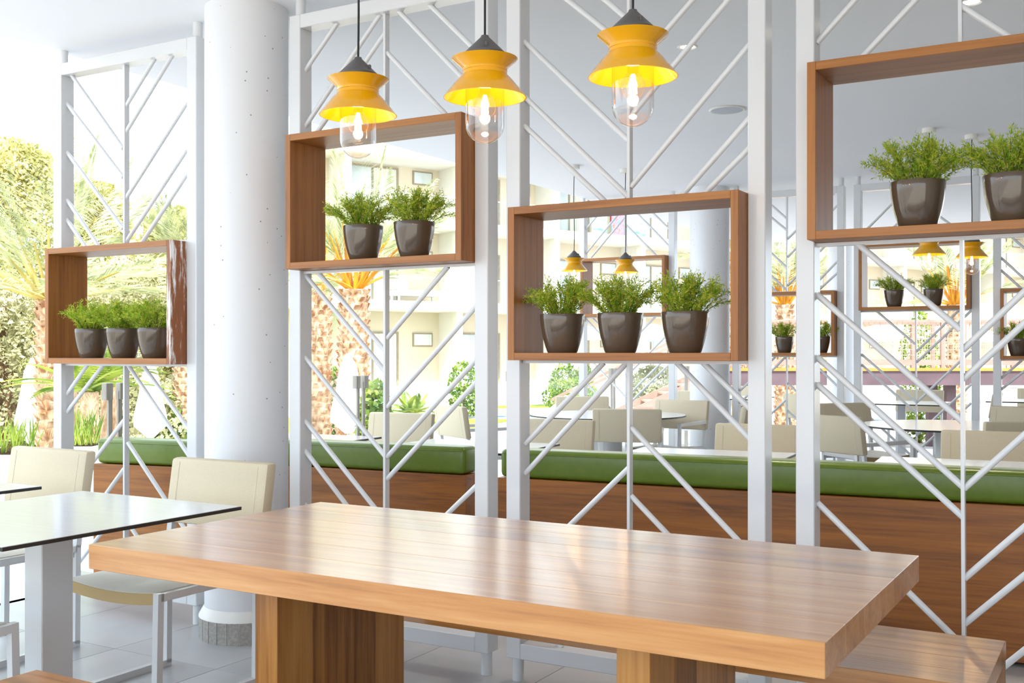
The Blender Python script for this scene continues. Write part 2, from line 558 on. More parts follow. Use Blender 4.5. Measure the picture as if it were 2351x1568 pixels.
# ------------------------------------------------------------------ divider screens
# rods of each screen as (u, z, u, z) in the plane of the frame
RODS = {
    1: [(-4.736, 2.703, -4.35, 2.29), (-4.784, 2.572, -4.35, 2.147), (-4.784, 2.322, -4.35, 1.892), (-4.777, 2.07, -4.523, 1.806), (-4.777, 1.967, -4.62, 1.806), (-4.334, 2.493, -4.124, 2.706), (-4.331, 2.368, -4.001, 2.708), (-4.334, 2.038, -3.872, 2.50), (-4.328, 1.826, -3.872, 2.278), (-4.22, 1.812, -3.872, 2.16), (-4.784, 1.054, -4.616, 1.215), (-4.784, 0.962, -4.497, 1.215), (-4.315, 1.216, -3.872, 0.768), (-4.21, 1.217, -3.872, 0.892), (-4.342, 0.944, -4.765, 0.545), (-4.315, 0.833, -3.872, 0.39), (-4.342, 0.702, -4.77, 0.272), (-4.315, 0.437, -4.01, 0.145), (-4.342, 0.532, -4.76, 0.128)],
    2: [(-3.192, 2.505, -2.985, 2.712), (-3.185, 2.265, -2.756, 2.712), (-3.113, 2.236, -2.735, 2.625), (-2.674, 2.712, -2.27, 2.305), (-2.517, 2.712, -2.27, 2.47), (-2.725, 2.538, -2.405, 2.22), (-3.18, 1.625, -2.735, 1.198), (-3.103, 1.63, -2.735, 1.284), (-3.18, 1.263, -2.735, 0.84), (-3.18, 0.982, -2.735, 0.568), (-3.18, 0.849, -2.735, 0.421), (-3.18, 0.612, -2.735, 0.214), (-2.727, 1.337, -2.42, 1.627), (-2.727, 1.048, -2.27, 1.477), (-2.727, 0.839, -2.27, 1.263), (-2.727, 0.746, -2.27, 1.172), (-2.727, 0.354, -2.27, 0.757)],
    3: [(-1.977, 2.71, -1.622, 2.40), (-1.84, 2.71, -1.622, 2.505), (-2.064, 2.489, -1.622, 2.06), (-2.064, 2.275, -1.622, 1.852), (-2.063, 2.161, -1.705, 1.83), (-1.187, 2.71, -1.612, 2.316), (-1.165, 2.592, -1.612, 2.149), (-1.612, 1.888, -1.16, 2.353), (-1.426, 1.83, -1.16, 2.097), (-1.343, 1.83, -1.16, 1.993), (-2.06, 0.922, -1.724, 1.239), (-2.06, 0.807, -1.63, 1.24), (-2.06, 0.436, -1.62, 0.853), (-1.612, 1.002, -1.16, 0.578), (-1.612, 0.75, -1.16, 0.341), (-1.434, 1.242, -1.16, 0.975), (-1.335, 1.243, -1.16, 1.08), (-2.06, 0.30, -1.90, 0.15), (-1.62, 0.62, -2.06, 0.2)],
    4: [(-0.932, 2.321, -0.54, 2.706), (-0.810, 2.226, -0.488, 2.536), (-0.483, 2.374, -0.31, 2.226), (-0.8, 1.638, -0.482, 1.35), (-0.932, 1.474, -0.476, 1.06), (-0.932, 1.263, -0.474, 0.853), (-0.932, 1.172, -0.474, 0.758), (-0.930, 0.772, -0.47, 0.348), (-0.476, 1.285, -0.128, 1.64), (-0.474, 1.193, -0.035, 1.632), (-0.472, 0.848, -0.035, 1.295), (-0.470, 0.566, -0.035, 1.012), (-0.470, 0.423, -0.035, 0.855), (-0.470, 0.19, -0.035, 0.63), (-0.478, 2.60, -0.035, 2.23)],
}
BOXES = {1: (-4.768, 1.223), 2: (-3.170, 1.636), 3: (-2.061, 1.249), 4: (-0.931, 1.645)}
SPINE = {1: (-4.328, -4.328), 2: (-2.731, -2.731), 3: (-1.617, -1.617), 4: (-0.484, -0.470)}
BW, BH, BT = 0.902, 0.578, 0.028
FV = 3.612                      # front of the steel frame
BV0, BV1 = 3.516, 3.750         # front and back of the wooden boxes


def screen(k, label):
    bl, zb = BOXES[k]
    br = bl + BW
    cx = (bl + br) / 2
    t = thing('divider_screen', label, 'room divider', (cx, FV + 0.04, 0), 0, 'white divider screens')
    L, Rr = bl - cx, br - cx
    for x0, x1 in ((L - 0.062, L), (Rr, Rr + 0.062)):
        p = MB().box(x0, x1, -0.04, 0.04, 0.092, 2.76, 0.003).build('post', 'white_steel', t)
        xm = (x0 + x1) / 2
        MB().tube((xm, 0, 2.76), (xm, 0, CEIL), 0.022, 20).build('ceiling_pin', 'white_steel', p)
        MB().tube((xm, 0, 0), (xm, 0, 0.092), 0.0225, 20).build('foot', 'white_steel', p)
    MB().box(L, Rr, -0.04, 0.04, 2.70, 2.76, 0.003).build('top_rail', 'white_steel', t)
    MB().box(L, Rr, -0.04, 0.04, 0.092, 0.153, 0.003).build('bottom_rail', 'white_steel', t)
    MB().box(L, Rr, -0.015, 0.015, zb - 0.012, zb - 0.001).build('cross_bar', 'white_steel', t)
    MB().box(L, Rr, -0.015, 0.015, zb + BH + 0.001, zb + BH + 0.012).build('cross_bar', 'white_steel', t)
    s0, s1 = SPINE[k][0] - cx, SPINE[k][1] - cx
    zz = (2.70, zb + BH + 0.012, zb - 0.012, 0.153)
    at = lambda z: s0 + (s1 - s0) * (2.70 - z) / 2.55
    for za, zc in ((zz[0], zz[1]), (zz[2], zz[3])):
        MB().bar((at(za), 0, za), (at(zc), 0, zc), 0.011, 0.03, (0, 1, 0)).build('spine', 'white_steel', t)
    for (u0, z0, u1, z1) in RODS[k]:
        MB().tube((u0 - cx, 0, z0), (u1 - cx, 0, z1), 0.0105, 12).build('rod', 'white_steel', t)
    return t


def shelf_box(k, label, worn=False):
    bl, zb = BOXES[k]
    t = thing('shelf_box', label, 'shelf', (bl + BW / 2, BV0, zb), 0, 'wooden shelf boxes in the screens')
    h, d = BW / 2 - 0.001, BV1 - BV0
    for s in (-1, 1):
        xo, xi = s * h, s * (h - BT)
        o = MB().box(min(xo, xi), max(xo, xi), 0, d, 0, BH, 0.0012).build('side_board', 'box_wood_z', t)
        if worn and s == 1:
            o.data.materials.clear()
            o.data.materials.append(M['box_worn'])
    MB().box(-h + BT, h - BT, 0, d, BH - BT, BH, 0.0012).build('top_board', 'box_wood_x', t)
    MB().box(-h + BT, h - BT, 0, d, 0, BT, 0.0012).build('bottom_board', 'box_wood_x', t)
    return t


screens, boxes = {}, {}
SL = {1: 'white steel screen with slanted rods at the open terrace edge, beside the column',
      2: 'white steel screen with slanted rods right after the column, holding a raised box',
      3: 'white steel screen with slanted rods holding the low box of three bushy pots',
      4: 'white steel screen with slanted rods behind the end of the wooden bench'}
BL = {1: 'brown wooden box shelf with a worn, scratched outer side in the outermost screen',
      2: 'brown wooden box shelf holding two bushy pots, next to the round column',
      3: 'low brown wooden box shelf holding three bushy pots above the green bench',
      4: 'dark brown wooden box shelf holding two bushy pots, on the screen behind the wooden bench'}
for k in (1, 2, 3, 4):
    screens[k] = screen(k, SL[k])
    boxes[k] = shelf_box(k, BL[k], k == 1)
# the second row of screens, six metres farther back: copies with their boxes
DV = 6.12
REAR = {1: (2, 'white steel screen in the rear row beside its column, far side of the round table', 'empty wooden box shelf in the rear screen next to the far column'),
        2: (3, 'white steel screen in the rear row between the two rear columns', 'low wooden box shelf with two pots in the rear screen in front of a palm'),
        3: (4, 'white steel screen in the rear row holding a raised box, behind pendant lamps', 'wooden box shelf with two small pots in the rear row, behind hanging lamps'),
        4: (1, 'white steel screen in the rear row, last before the interior wall', 'low wooden box shelf with one pot in the last rear screen')}
rear_box = {}
for k, (src, l1, l2) in REAR.items():
    cx = BOXES[k][0] + BW / 2 - 0.04
    copy_tree(screens[src], (cx, FV + 0.04 + DV, 0), 0, l1, 'rear divider screens')
    rear_box[k] = (cx, BOXES[src][1])
    b = copy_tree(boxes[src if src != 1 else 3], (cx, BV0 + DV, BOXES[src][1]), 0, l2, 'wooden shelf boxes in the rear screens')


# ------------------------------------------------------------------ potted plants
def foliage_mesh(seed, h=0.112, spread=0.165):
    """bushy conifer-like foliage: bent stems, twigs and many narrow leaves"""
    r = random.Random(seed)
    mb, st = MB(), MB()

    def needle(p, d, ln, w):
        d = d.normalized()
        s = d.orthogonal().normalized()
        a = r.uniform(0, 2 * PI)
        s = (Matrix.Rotation(a, 3, d) @ s) * w
        n = d.cross(s).normalized() * w * 0.5
        mb.add([p, p + d * ln * 0.45 + s + n, p + d * ln, p + d * ln * 0.45 - s + n], [(0, 1, 2, 3)])

    for i in range(40):
        a = r.uniform(0, 2 * PI)
        out = r.uniform(0.05, 1.0) ** 0.65
        top = Vector((math.cos(a) * spread * out, math.sin(a) * spread * 0.82 * out, h * (1.12 - 0.55 * out * out) * r.uniform(0.72, 1.12)))
        base = Vector((math.cos(a) * 0.045 * out, math.sin(a) * 0.045 * out, -0.015))
        mid = base.lerp(top, 0.5) + Vector((0, 0, 0.02 + 0.02 * out))
        pts = []
        for k in range(8):
            q = k / 7
            pts.append(base * (1 - q) ** 2 + mid * 2 * q * (1 - q) + top * q * q)
        st.path(pts, [0.0018 * (1 - 0.7 * k / 7) for k in range(8)], 4)
        for k in range(1, 8):
            d0 = (pts[k] - pts[k - 1]).normalized()
            for b in range(3 if k < 7 else 4):
                sd = Vector((r.uniform(-1, 1), r.uniform(-1, 1), r.uniform(-0.4, 0.9)))
                td = (d0 * 0.9 + sd * 0.75).normalized()
                ln = r.uniform(0.022, 0.045)
                p = pts[k].lerp(pts[k - 1], r.random())
                for j in range(9):
                    q = (j + 1) / 9
                    pp = p + td * ln * q
                    nd = td * 0.6 + Vector((r.uniform(-1, 1), r.uniform(-1, 1), r.uniform(-1, 1))) * 0.75
                    needle(pp, nd, r.uniform(0.010, 0.018), 0.0016)
    return mb, st


def pot_meshes():
    pot = MB()
    pot.lathe([(0.054, 0.0), (0.057, 0.003), (0.066, 0.03), (0.074, 0.06), (0.080, 0.092), (0.0835, 0.122), (0.0848, 0.142), (0.0835, 0.145), (0.0815, 0.142), (0.079, 0.12), (0.0, 0.12)], 40, close=False)
    pot.lathe([(0.0, 0.0), (0.054, 0.0)], 40, close=False)
    return pot


protos = []
for sd in (3, 11, 29):
    t = thing('potted_plant', 'x', 'potted plant')
    p = pot_meshes().build('pot', 'pot', t)
    MB().lathe([(0.0, 0.126), (0.0805, 0.123)], 24, close=False).build('soil', 'soil', p)
    mb, st = foliage_mesh(sd)
    fo = mb.build('foliage', 'needle', t, (0, 0, 0.130), smooth=False)
    fo['kind'] = 'stuff'
    so = st.build('stems', 'stem', t, (0, 0, 0.130))
    so['kind'] = 'stuff'
    protos.append(t)
POTS = []
for k, xs, base in ((1, (211, 284, 356), 'bushy plant in taupe pot in the scratched outermost box'),
                   (2, (834, 951), 'bushy plant in taupe pot in the box beside the column'),
                   (3, (1291, 1424, 1573), 'bushy plant in taupe pot in the low three-pot box'),
                   (4, (2107, 2324), 'bushy plant in taupe pot in the dark box')):
    for n_, x in enumerate(xs):
        where = ('nearest the terrace edge', 'second from the terrace edge', 'third from the terrace edge')[n_]
        lab = base + ', ' + where
        q = cam_point(x, 700, 1.0)
        q = q * (3.60 / q.y)
        POTS.append((q.x, 3.60, BOXES[k][1] + BT, 1.0, lab, 'plants in shelf box %d of the front screens' % k))
for k, us, base in ((2, (1801, 1884), 'small bushy plant in the low rear box before a palm, '),
                   (3, (2053, 2143), 'small bushy plant in the rear box behind the hanging lamps, '),
                   (4, (2338,), 'small bushy plant in a taupe pot alone in the last rear box')):
    for n_, x in enumerate(us):
        if len(us) > 1:
            lab = base + ('outer pot', 'inner pot')[n_]
        else:
            lab = base
        q = cam_point(x, 700, 1.0)
        q = q * (9.72 / q.y)
        POTS.append((q.x, 9.72, rear_box[k][1] + BT, 1.0, lab, 'plants in rear shelf box %d' % k))
first = [True] * 3
for i, (u, v, z, s, lab, grp) in enumerate(POTS):
    j = i % 3
    rz = rnd.uniform(0, 2 * PI)
    if first[j]:
        o = protos[j]
        o.location = (u, v, z)
        o.rotation_euler = (0, 0, rz)
        o['label'], o['group'] = lab, grp
        first[j] = False
    else:
        copy_tree(protos[j], (u, v, z), rz, lab, grp)

# ------------------------------------------------------------------ the long wooden table and its benches
TH = 0.747
t = thing('dining_table', 'long solid wooden dining table with thick plank top and slab legs', 'table', (-1.502, 2.48, 0))
NP = 6
L_, W_ = 2.018, 0.979
for i in range(NP):
    y0 = -W_ / 2 + W_ * i / NP
    MB().box(-L_ / 2, L_ / 2, y0, y0 + W_ / NP, TH - 0.068, TH, 0.0012).build('plank', 'table_wood', t)
for s in (-1, 1):
    for i in range(4):
        y0 = -0.29 + 0.58 * i / 4
        MB().box(s * 0.54 - 0.04, s * 0.54 + 0.04, y0, y0 + 0.145, 0, TH - 0.068, 0.001).build('leg_stave', 'leg_wood', t)


def wood_bench(label, x0, x1, y0, y1, h=0.45):
    b = thing('wooden_bench', label, 'bench', ((x0 + x1) / 2, (y0 + y1) / 2, 0), 0, 'wooden benches at the long table')
    hl, hw = (x1 - x0) / 2, (y1 - y0) / 2
    for i in range(4):
        ya = -hw + 2 * hw * i / 4
        MB().box(-hl, hl, ya, ya + hw / 2, h - 0.055, h, 0.0012).build('plank', 'table_wood', b)
    for s in (-1, 1):
        xa = s * hl - (0.05 if s > 0 else 0)
        for i in range(3):
            ya = -hw + 0.012 + (2 * hw - 0.024) * i / 3
            MB().box(xa, xa + 0.05, ya, ya + (2 * hw - 0.024) / 3, 0, h - 0.055, 0.001).build('leg_stave', 'leg_wood', b)
    return b


wood_bench('long wooden plank bench between the dining table and the divider screens', -2.62, -0.325, 2.885, 3.387)
wood_bench('reddish wooden plank bench on the near side of the dining table', -2.484, -0.30, 1.31, 1.809)


# ------------------------------------------------------------------ pendant lamps
def lathe_shell(prof, th=0.0025, n=48):
    inner = [(max(r - th, 0.001), z) for r, z in reversed(prof)]
    return MB().lathe(prof + inner + [prof[0]], n, close=False)


def make_pendant(label, drop):
    """origin at the rim of the lower shade; drop is the height of the ceiling above it"""
    t = thing('pendant_lamp', label, 'lamp')
    cap = MB().lathe([(0.010, 0.168), (0.012, 0.163), (0.054, 0.122), (0.0575, 0.119), (0.0575, 0.106), (0.055, 0.104)], 40).build('cap', 'cap', t)
    MB().box(0.030, 0.046, -0.004, 0.004, 0.128, 0.142, 0.002).build('latch', 'cap', cap)
    lathe_shell([(0.1125, 0.0), (0.100, 0.016), (0.075, 0.046), (0.061, 0.061), (0.0595, 0.070)]).build('lower_shade', 'shade', t)
    MB().lathe([(0.0595, 0.0705), (0.0605, 0.071), (0.0605, 0.077), (0.0595, 0.0775)], 40, close=False).build('collar', 'shade', t)
    lathe_shell([(0.0595, 0.077), (0.062, 0.081), (0.086, 0.102), (0.089, 0.105)]).build('upper_shade', 'shade', t)
    MB().lathe([(0.0, 0.099), (0.083, 0.099), (0.083, 0.1005), (0.0, 0.1005)], 40, close=False).build('shade_lid', 'shade', t)
    g = [(0.0525, 0.055), (0.0525, -0.072)] + [(0.0525 * math.cos(a), -0.072 - 0.0525 * math.sin(a)) for a in [PI / 2 * k / 10 for k in range(1, 10)]] + [(0.001, -0.1245)]
    MB().lathe(g, 40, close=False).build('glass_dome', 'lamp_glass', t)
    b = [(0.013, 0.03), (0.014, 0.012), (0.022, 0.002)] + [(0.031 * math.cos(a), -0.024 - 0.031 * math.sin(a)) for a in [PI / 2 * (k - 3) / 7 for k in range(0, 10)]] + [(0.001, -0.055)]
    bulb = MB().lathe(b, 28, close=False).build('bulb', 'bulb_glass', t)
    MB().lathe([(0.0135, 0.03), (0.0135, 0.062), (0.006, 0.066)], 16).build('socket', 'cap', t)
    fl = MB()
    for i in range(6):
        a = 2 * PI * i / 6
        fl.tube((0.010 * math.cos(a), 0.010 * math.sin(a), -0.042), (0.005 * math.cos(a), 0.005 * math.sin(a), 0.004), 0.0011, 6)
    fl.build('filament', 'filament', bulb)
    cord = MB()
    pts = [(0.002 * math.sin(k * 0.7), 0, 0.166 + (drop - 0.03 - 0.166) * k / 10) for k in range(11)]
    cord.path(pts, 0.0032, 8).build('cord', 'cord', t)
    MB().lathe([(0.045, drop - 0.032), (0.047, drop - 0.03), (0.047, drop), (0.045, drop)], 32).build('ceiling_rose', 'trim_white', t)
    ld = bpy.data.lights.new('bulb_light', 'POINT')
    ld.energy = 0.7
    ld.color = (1.0, 0.70, 0.40)
    ld.shadow_soft_size = 0.015
    lo = bpy.data.objects.new('bulb_light', ld)
    C.objects.link(lo)
    lo.parent = t
    lo.location = (0, 0, -0.03)
    return t


RIM = 1.966
lamp = make_pendant('yellow pendant lamp with clear glass dome above the table end nearest the column', CEIL - RIM)
lamp['group'] = 'pendant lamps over the long table'
lamp.location = (-1.956, 2.48, RIM)
for u, lab in ((-1.524, 'yellow pendant lamp with clear glass dome, middle one of three above the wooden table'),
               (-1.090, 'yellow pendant lamp with clear glass dome above the table end farthest from the column')):
    copy_tree(lamp, (u, 2.48, RIM), 0.6 * u, lab)
FR = 1.958
far = make_pendant('yellow pendant lamp over the rear round table by the column, nearer the terrace edge', CEIL - FR)
far['group'] = 'pendant lamps over the rear round table by the column'
far.location = (-4.051, 8.009, FR)
copy_tree(far, (-3.751, 8.379, FR), 0.3, 'yellow pendant lamp over the rear round table by the column, nearer that column')
for (u, v, w_) in ((-1.249, 7.924, 'nearer the banquettes'), (-1.023, 8.315, 'nearer the rear screens')):
    copy_tree(far, (u, v, FR), 0.4, 'yellow pendant lamp over the round table before the rear raised box, ' + w_, 'pendant lamps over the other rear round table')


# ------------------------------------------------------------------ ceiling fittings
def downlight(u, v, label):
    t = thing('ceiling_spotlight', label, 'ceiling light', (u, v, CEIL), 0, 'recessed ceiling spotlights')
    MB().lathe([(0.036, -0.001), (0.046, -0.006), (0.052, -0.002), (0.052, 0.0)], 32, close=False).build('trim_ring', 'trim_white', t)
    MB().lathe([(0.0, -0.0015), (0.037, -0.0015)], 24, close=False).build('lens', 'downlight', t)
    ld = bpy.data.lights.new('spot_light', 'SPOT')
    ld.energy = 30
    ld.color = (1.0, 0.88, 0.72)
    ld.spot_size = math.radians(95)
    ld.spot_blend = 0.8
    ld.shadow_soft_size = 0.04
    lo = bpy.data.objects.new('spot_light', ld)
    C.objects.link(lo)
    lo.parent = t
    lo.location = (0, 0, -0.02)


def on_ceiling(px, py):
    q = cam_point(px, py, 1.0)
    r = q - Vector((0, 0, EYE))
    k = (CEIL - EYE) / r.z
    return r.x * k, r.y * k


a = on_ceiling(1578, 107)
downlight(a[0], a[1], 'small round recessed spotlight in the ceiling above the divider screens')
a = on_ceiling(2229, 4)
downlight(a[0], a[1], 'small round recessed spotlight in the ceiling above the dark shelf box')
a = on_ceiling(1670, 251)
sp = thing('ceiling_speaker', 'flat round ceiling speaker with grey grille', 'speaker', (a[0], a[1], CEIL))
MB().lathe([(0.115, 0.0), (0.118, -0.004), (0.108, -0.010), (0.100, -0.008)], 48, close=False).build('rim', 'trim_white', sp)
MB().lathe([(0.0, -0.012), (0.06, -0.011), (0.102, -0.008)], 48, close=False).build('grille', 'speaker', sp)

# ------------------------------------------------------------------ banquette benches behind the screens
BA = math.atan2(0.0845, 0.996)
BO = Vector((-0.429, 4.806, 0))


def bench_pt(x, y, z=0.0):
    return BO + Vector((math.cos(BA) * x - math.sin(BA) * y, math.sin(BA) * x + math.cos(BA) * y, z))


def banquette(x0, x1, label, at=None, rz=BA):
    t = thing('banquette_bench', label, 'bench', at or bench_pt((x0 + x1) / 2, 0), rz, 'green upholstered banquettes')
    h = (x1 - x0) / 2
    MB().box(-h, h, 0, 0.15, 0.02, 0.655, 0.002).build('back_panel', 'bench_wood', t)
    MB().box(-h, h, 0.15, 0.55, 0.02, 0.34, 0.002).build('seat_base', 'bench_wood', t)
    c1 = MB().box(-h + 0.012, h - 0.012, 0.008, 0.16, 0.657, 0.797, 0.026, 3).build('back_cushion', 'green', t)
    MB().path([(-h + 0.03, 0.006, 0.776), (h - 0.03, 0.006, 0.776)], 0.0022, 6).build('piping', 'green', c1)
    MB().box(-h + 0.01, h - 0.01, 0.165, 0.56, 0.342, 0.45, 0.025, 3).build('seat_cushion', 'green', t)
    return t


a_ = math.radians(10)
banquette(-0.44, 0.44, 'short wooden banquette with green back cushion behind the outermost screen',
          Vector((-5.07 + 0.44 * math.cos(a_), 4.05 + 0.44 * math.sin(a_), 0)), a_)
banquette(-3.80, -2.516, 'wooden banquette with green back cushion, right behind the column')
banquette(-2.341, 2.2, 'long wooden banquette with green back cushion behind the low box screen')


# ------------------------------------------------------------------ white tables
def white_table(name, label, loc, sx, sy, rz=0.0, group=None, leg=(0.09, 0.12), h=0.74):
    t = thing(name, label, 'table', (loc[0], loc[1], 0), rz, group)
    top = MB().box(-sx / 2, sx / 2, -sy / 2, sy / 2, h - 0.013, h - 0.0015, 0.001).build('table_top', 'core', t)
    MB().box(-sx / 2 + 0.0015, sx / 2 - 0.0015, -sy / 2 + 0.0015, sy / 2 - 0.0015, h - 0.0015, h).build('laminate', 'laminate', top)
    MB().box(-leg[0] / 2, leg[0] / 2, -leg[1] / 2, leg[1] / 2, 0.012, h - 0.021, 0.003).build('leg', 'white_steel', t)
    MB().box(-0.2, 0.2, -0.2, 0.2, 0, 0.012, 0.003).build('base_plate', 'white_steel', t)
    MB().box(-0.18, 0.18, -0.18, 0.18, h - 0.021, h - 0.013).build('mounting_plate', 'white_steel', t)
    return t


def round_table(label, loc, r, h=0.74):
    t = thing('round_table', label, 'table', (loc[0], loc[1], 0), 0, 'round white tables in the rear')
    top = MB().lathe([(r - 0.001, h - 0.013), (r, h - 0.012), (r, h - 0.0025), (r - 0.001, h - 0.0015)], 64).build('table_top', 'core', t)
    MB().lathe([(r - 0.002, h - 0.0015), (r - 0.002, h)], 64).build('laminate', 'laminate', top)
    MB().lathe([(0.13, 0.012), (0.13, h - 0.013)], 32).build('leg', 'white_steel', t)
    MB().lathe([(0.28, 0.0), (0.28, 0.012)], 32).build('base_plate', 'white_steel', t)
    return t


white_table('dining_table', 'white square table with thin black edge and square post, beside the long wooden table', (-3.13, 2.325), 0.84, 0.92)
white_table('dining_table', 'white square table with thin black edge at the terrace edge beyond its twin', (-4.234, 2.34), 0.84, 0.92)
WT = 'white square table in front of the green banquettes'
for xa, lab in ((-4.105, 'white table drawn up to the banquette behind the column, farthest out on the terrace'),
                (-2.87, 'white table with dark edge across the gap between two green banquettes'),
                (-1.49, 'pale table at the long green banquette behind the low box screen'),
                (-0.20, 'pale table at the long green banquette behind the screen with the dark box')):
    c = bench_pt(xa, 0.70)
    white_table('dining_table', lab, c, 0.86, 0.70, BA, WT, (0.08, 0.08))
round_table('large round white table with dark edge and drum leg near the rear column', (-4.00, 8.55), 0.68)
round_table('large round white table with dark edge before the rear raised box', (-1.18, 8.55), 0.66)
for u, v, lab in ((-2.2, 12.2, 'white square table past the rear screens, near the farthest column'), (-1.0, 13.4, 'white square table at the far end of the terrace by the bridge'), (-4.3, 12.6, 'white square table past the rear screens at the terrace edge')):
    white_table('dining_table', lab, (u, v), 0.9, 0.9, 0.0, 'white tables past the rear screens', (0.08, 0.08))


# ------------------------------------------------------------------ chairs
def make_chair(label, arms):
    """faces +y; origin on the floor under the seat"""
    t = thing('armchair' if arms else 'dining_chair', label, 'chair')
    hw, tb = 0.245, 0.026
    yf, yr, ybk = 0.24, -0.24, -0.30
    for s in (-1, 1):
        x = s * hw
        topz = 0.655 if arms else 0.44
        MB().bar((x, yf + 0.01, 0.013), (x, yf, topz), tb, tb, (1, 0, 0)).build('leg', 'white_steel', t)
        lg = MB()
        lg.bar((x, yr, 0.013), (x, yr - 0.005, 0.44), tb, tb, (1, 0, 0))
        lg.bar((x, yr - 0.005, 0.43), (x, ybk, 0.815), tb, tb, (1, 0, 0))
        lg.build('leg', 'white_steel', t)
        MB().bar((x, yr - 0.013, 0.013), (x, yf + 0.023, 0.013), tb, tb).build('runner', 'white_steel', t)
        MB().bar((x, yr, 0.425), (x, yf, 0.425), tb, tb).build('seat_rail', 'white_steel', t)
        if arms:
            MB().bar((x, ybk + 0.03, 0.655), (x, yf + 0.013, 0.655), 0.036, 0.026).build('armrest', 'white_steel', t)
    MB().bar((-hw, yr, 0.40), (hw, yr, 0.40), tb, tb).build('rear_rail', 'white_steel', t)
    # seat: two padded halves that sag to the middle, with a folded front edge
    n, m = 12, 8
    vs_, fs_ = [], []
    for lay in (0, 1):
        for i in range(n + 1):
            x = -hw + 0.014 + (2 * hw - 0.028) * i / n
            q = (x / hw)
            sag = -0.018 * (1 - q * q)
            pad = 0.010 * abs(math.sin(PI * (i / n) * 2)) ** 0.6 if lay else 0
            for j in range(m + 1):
                y = yr + 0.01 + (yf - yr - 0.01) * j / m
                edge_ = 1.0 if 0 < j < m else 0.0
                vs_.append((x, y, 0.405 + sag + (0.038 + pad * edge_ if lay else 0)))
    K = (n + 1) * (m + 1)
    for i in range(n):
        for j in range(m):
            a0 = i * (m + 1) + j
            fs_.append((a0 + K, a0 + m + 1 + K, a0 + m + 2 + K, a0 + 1 + K))
            fs_.append((a0, a0 + 1, a0 + m + 2, a0 + m + 1))
    for i in range(n):
        for j in (0, m):
            a0, b0 = i * (m + 1) + j, (i + 1) * (m + 1) + j
            fs_.append((a0, b0, b0 + K, a0 + K) if j == 0 else (b0, a0, a0 + K, b0 + K))
    for i in (0, n):
        for j in range(m):
            a0 = i * (m + 1) + j
            fs_.append((a0 + 1, a0, a0 + K, a0 + 1 + K) if i == 0 else (a0, a0 + 1, a0 + 1 + K, a0 + K))
    seat = MB().add(vs_, fs_).build('seat', 'sling', t)
    fe = MB()
    for i in range(n):
        xs = [-hw + 0.014 + (2 * hw - 0.028) * k / n for k in (i, i + 1)]
        zs = [0.405 - 0.018 * (1 - (x / hw) ** 2) for x in xs]
        fe.add([(xs[0], yf + 0.004, zs[0] - 0.004), (xs[1], yf + 0.004, zs[1] - 0.004), (xs[1], yf + 0.004, zs[1] + 0.036), (xs[0], yf + 0.004, zs[0] + 0.036),
                (xs[0], yf - 0.002, zs[0] - 0.004), (xs[1], yf - 0.002, zs[1] - 0.004), (xs[1], yf - 0.002, zs[1] + 0.036), (xs[0], yf - 0.002, zs[0] + 0.036)],
               [(0, 1, 2, 3), (7, 6, 5, 4), (3, 2, 6, 7), (0, 4, 5, 1)])
    fe.build('front_hem', 'sling_edge', seat)
    # backrest: a canvas sleeve over the two uprights, leaning back a little
    hb = hw + 0.02
    zb, zt = (0.585, 0.845)
    bm = bmesh.new()
    bmesh.ops.create_cube(bm, size=1, matrix=Matrix.Diagonal((2 * hb, 0.055, zt - zb, 1)))
    bmesh.ops.bevel(bm, geom=bm.edges[:], offset=0.014, segments=2, profile=0.5, affect='EDGES')
    shear = Matrix.Identity(4)
    shear[1][2] = (ybk - yr) / (0.815 - 0.44)
    bm.transform(shear)
    bm.transform(Matrix.Translation((0, yr - 0.005 + (ybk - yr) * ((zb + zt) / 2 - 0.44) / 0.375, (zb + zt) / 2)))
    back = MB().bm(bm).build('backrest', 'canvas', t)
    sl = shear[1][2]
    yc = yr - 0.005 + (ybk - yr) * ((zb + zt) / 2 - 0.44) / 0.375
    for s in (-1, 1):
        x = s * (hb - 0.05)
        for f_ in (-1, 1):
            y0_ = yc + f_ * 0.0275
            dz = (zt - zb) / 2 - 0.014
            MB().bar((x, y0_ - dz * sl, zb + 0.014), (x, y0_ + dz * sl, zt - 0.014), 0.004, 0.002, (0, 1, 0)).build('seam', 'canvas', back)
    return t


CH = {}
for arms in (False, True):
    CH[arms] = [make_chair('x', arms), False]


def chair(u, v, face, label, arms=False, group='beige canvas dining chairs'):
    """face: direction in degrees that the sitter looks (0 = +X, 90 = +Y)"""
    rz = math.radians(face - 90)
    proto, used = CH[arms]
    if not used:
        proto.location = (u, v, 0)
        proto.rotation_euler = (0, 0, rz)
        proto['label'], proto['group'] = label, group
        CH[arms][1] = True
        return proto
    return copy_tree(proto, (u, v, 0), rz, label, group)


chair(-3.185, 2.86, -90, 'beige canvas chair tucked under the white table, in front of the column')
chair(-4.24, 2.86, -90, 'beige canvas chair at the outer white table, in front of the outermost screen')
chair(-3.26, 1.87, 90, 'beige canvas chair on the near side of the white table, opposite its twin')
chair(-4.55, 6.0, -85, 'beige canvas chair facing the banquette behind the column, farthest out')
chair(-3.24, 5.9, -85, 'beige canvas chair at the table across the gap between the banquettes')
chair(-1.95, 6.08, -85, 'beige canvas chair at the pale table behind the low box screen')
chair(-0.66, 6.15, -85, 'beige canvas chair at the pale table behind the screen with the dark box')
chair(-3.50, 8.00 - 0.1, 110, 'beige canvas armchair turned from the banquettes at the round table by the column', True, 'armchairs')
chair(-4.72, 7.65, 60, 'beige canvas armchair on the terrace-edge side of the round table by the column', True, 'armchairs')
chair(-4.62, 9.35, -60, 'beige canvas chair behind the round table by the column, at the rear screen')
chair(-3.62, 8.98, -95, 'beige canvas armchair facing the round table, right before the rear column', True, 'armchairs')
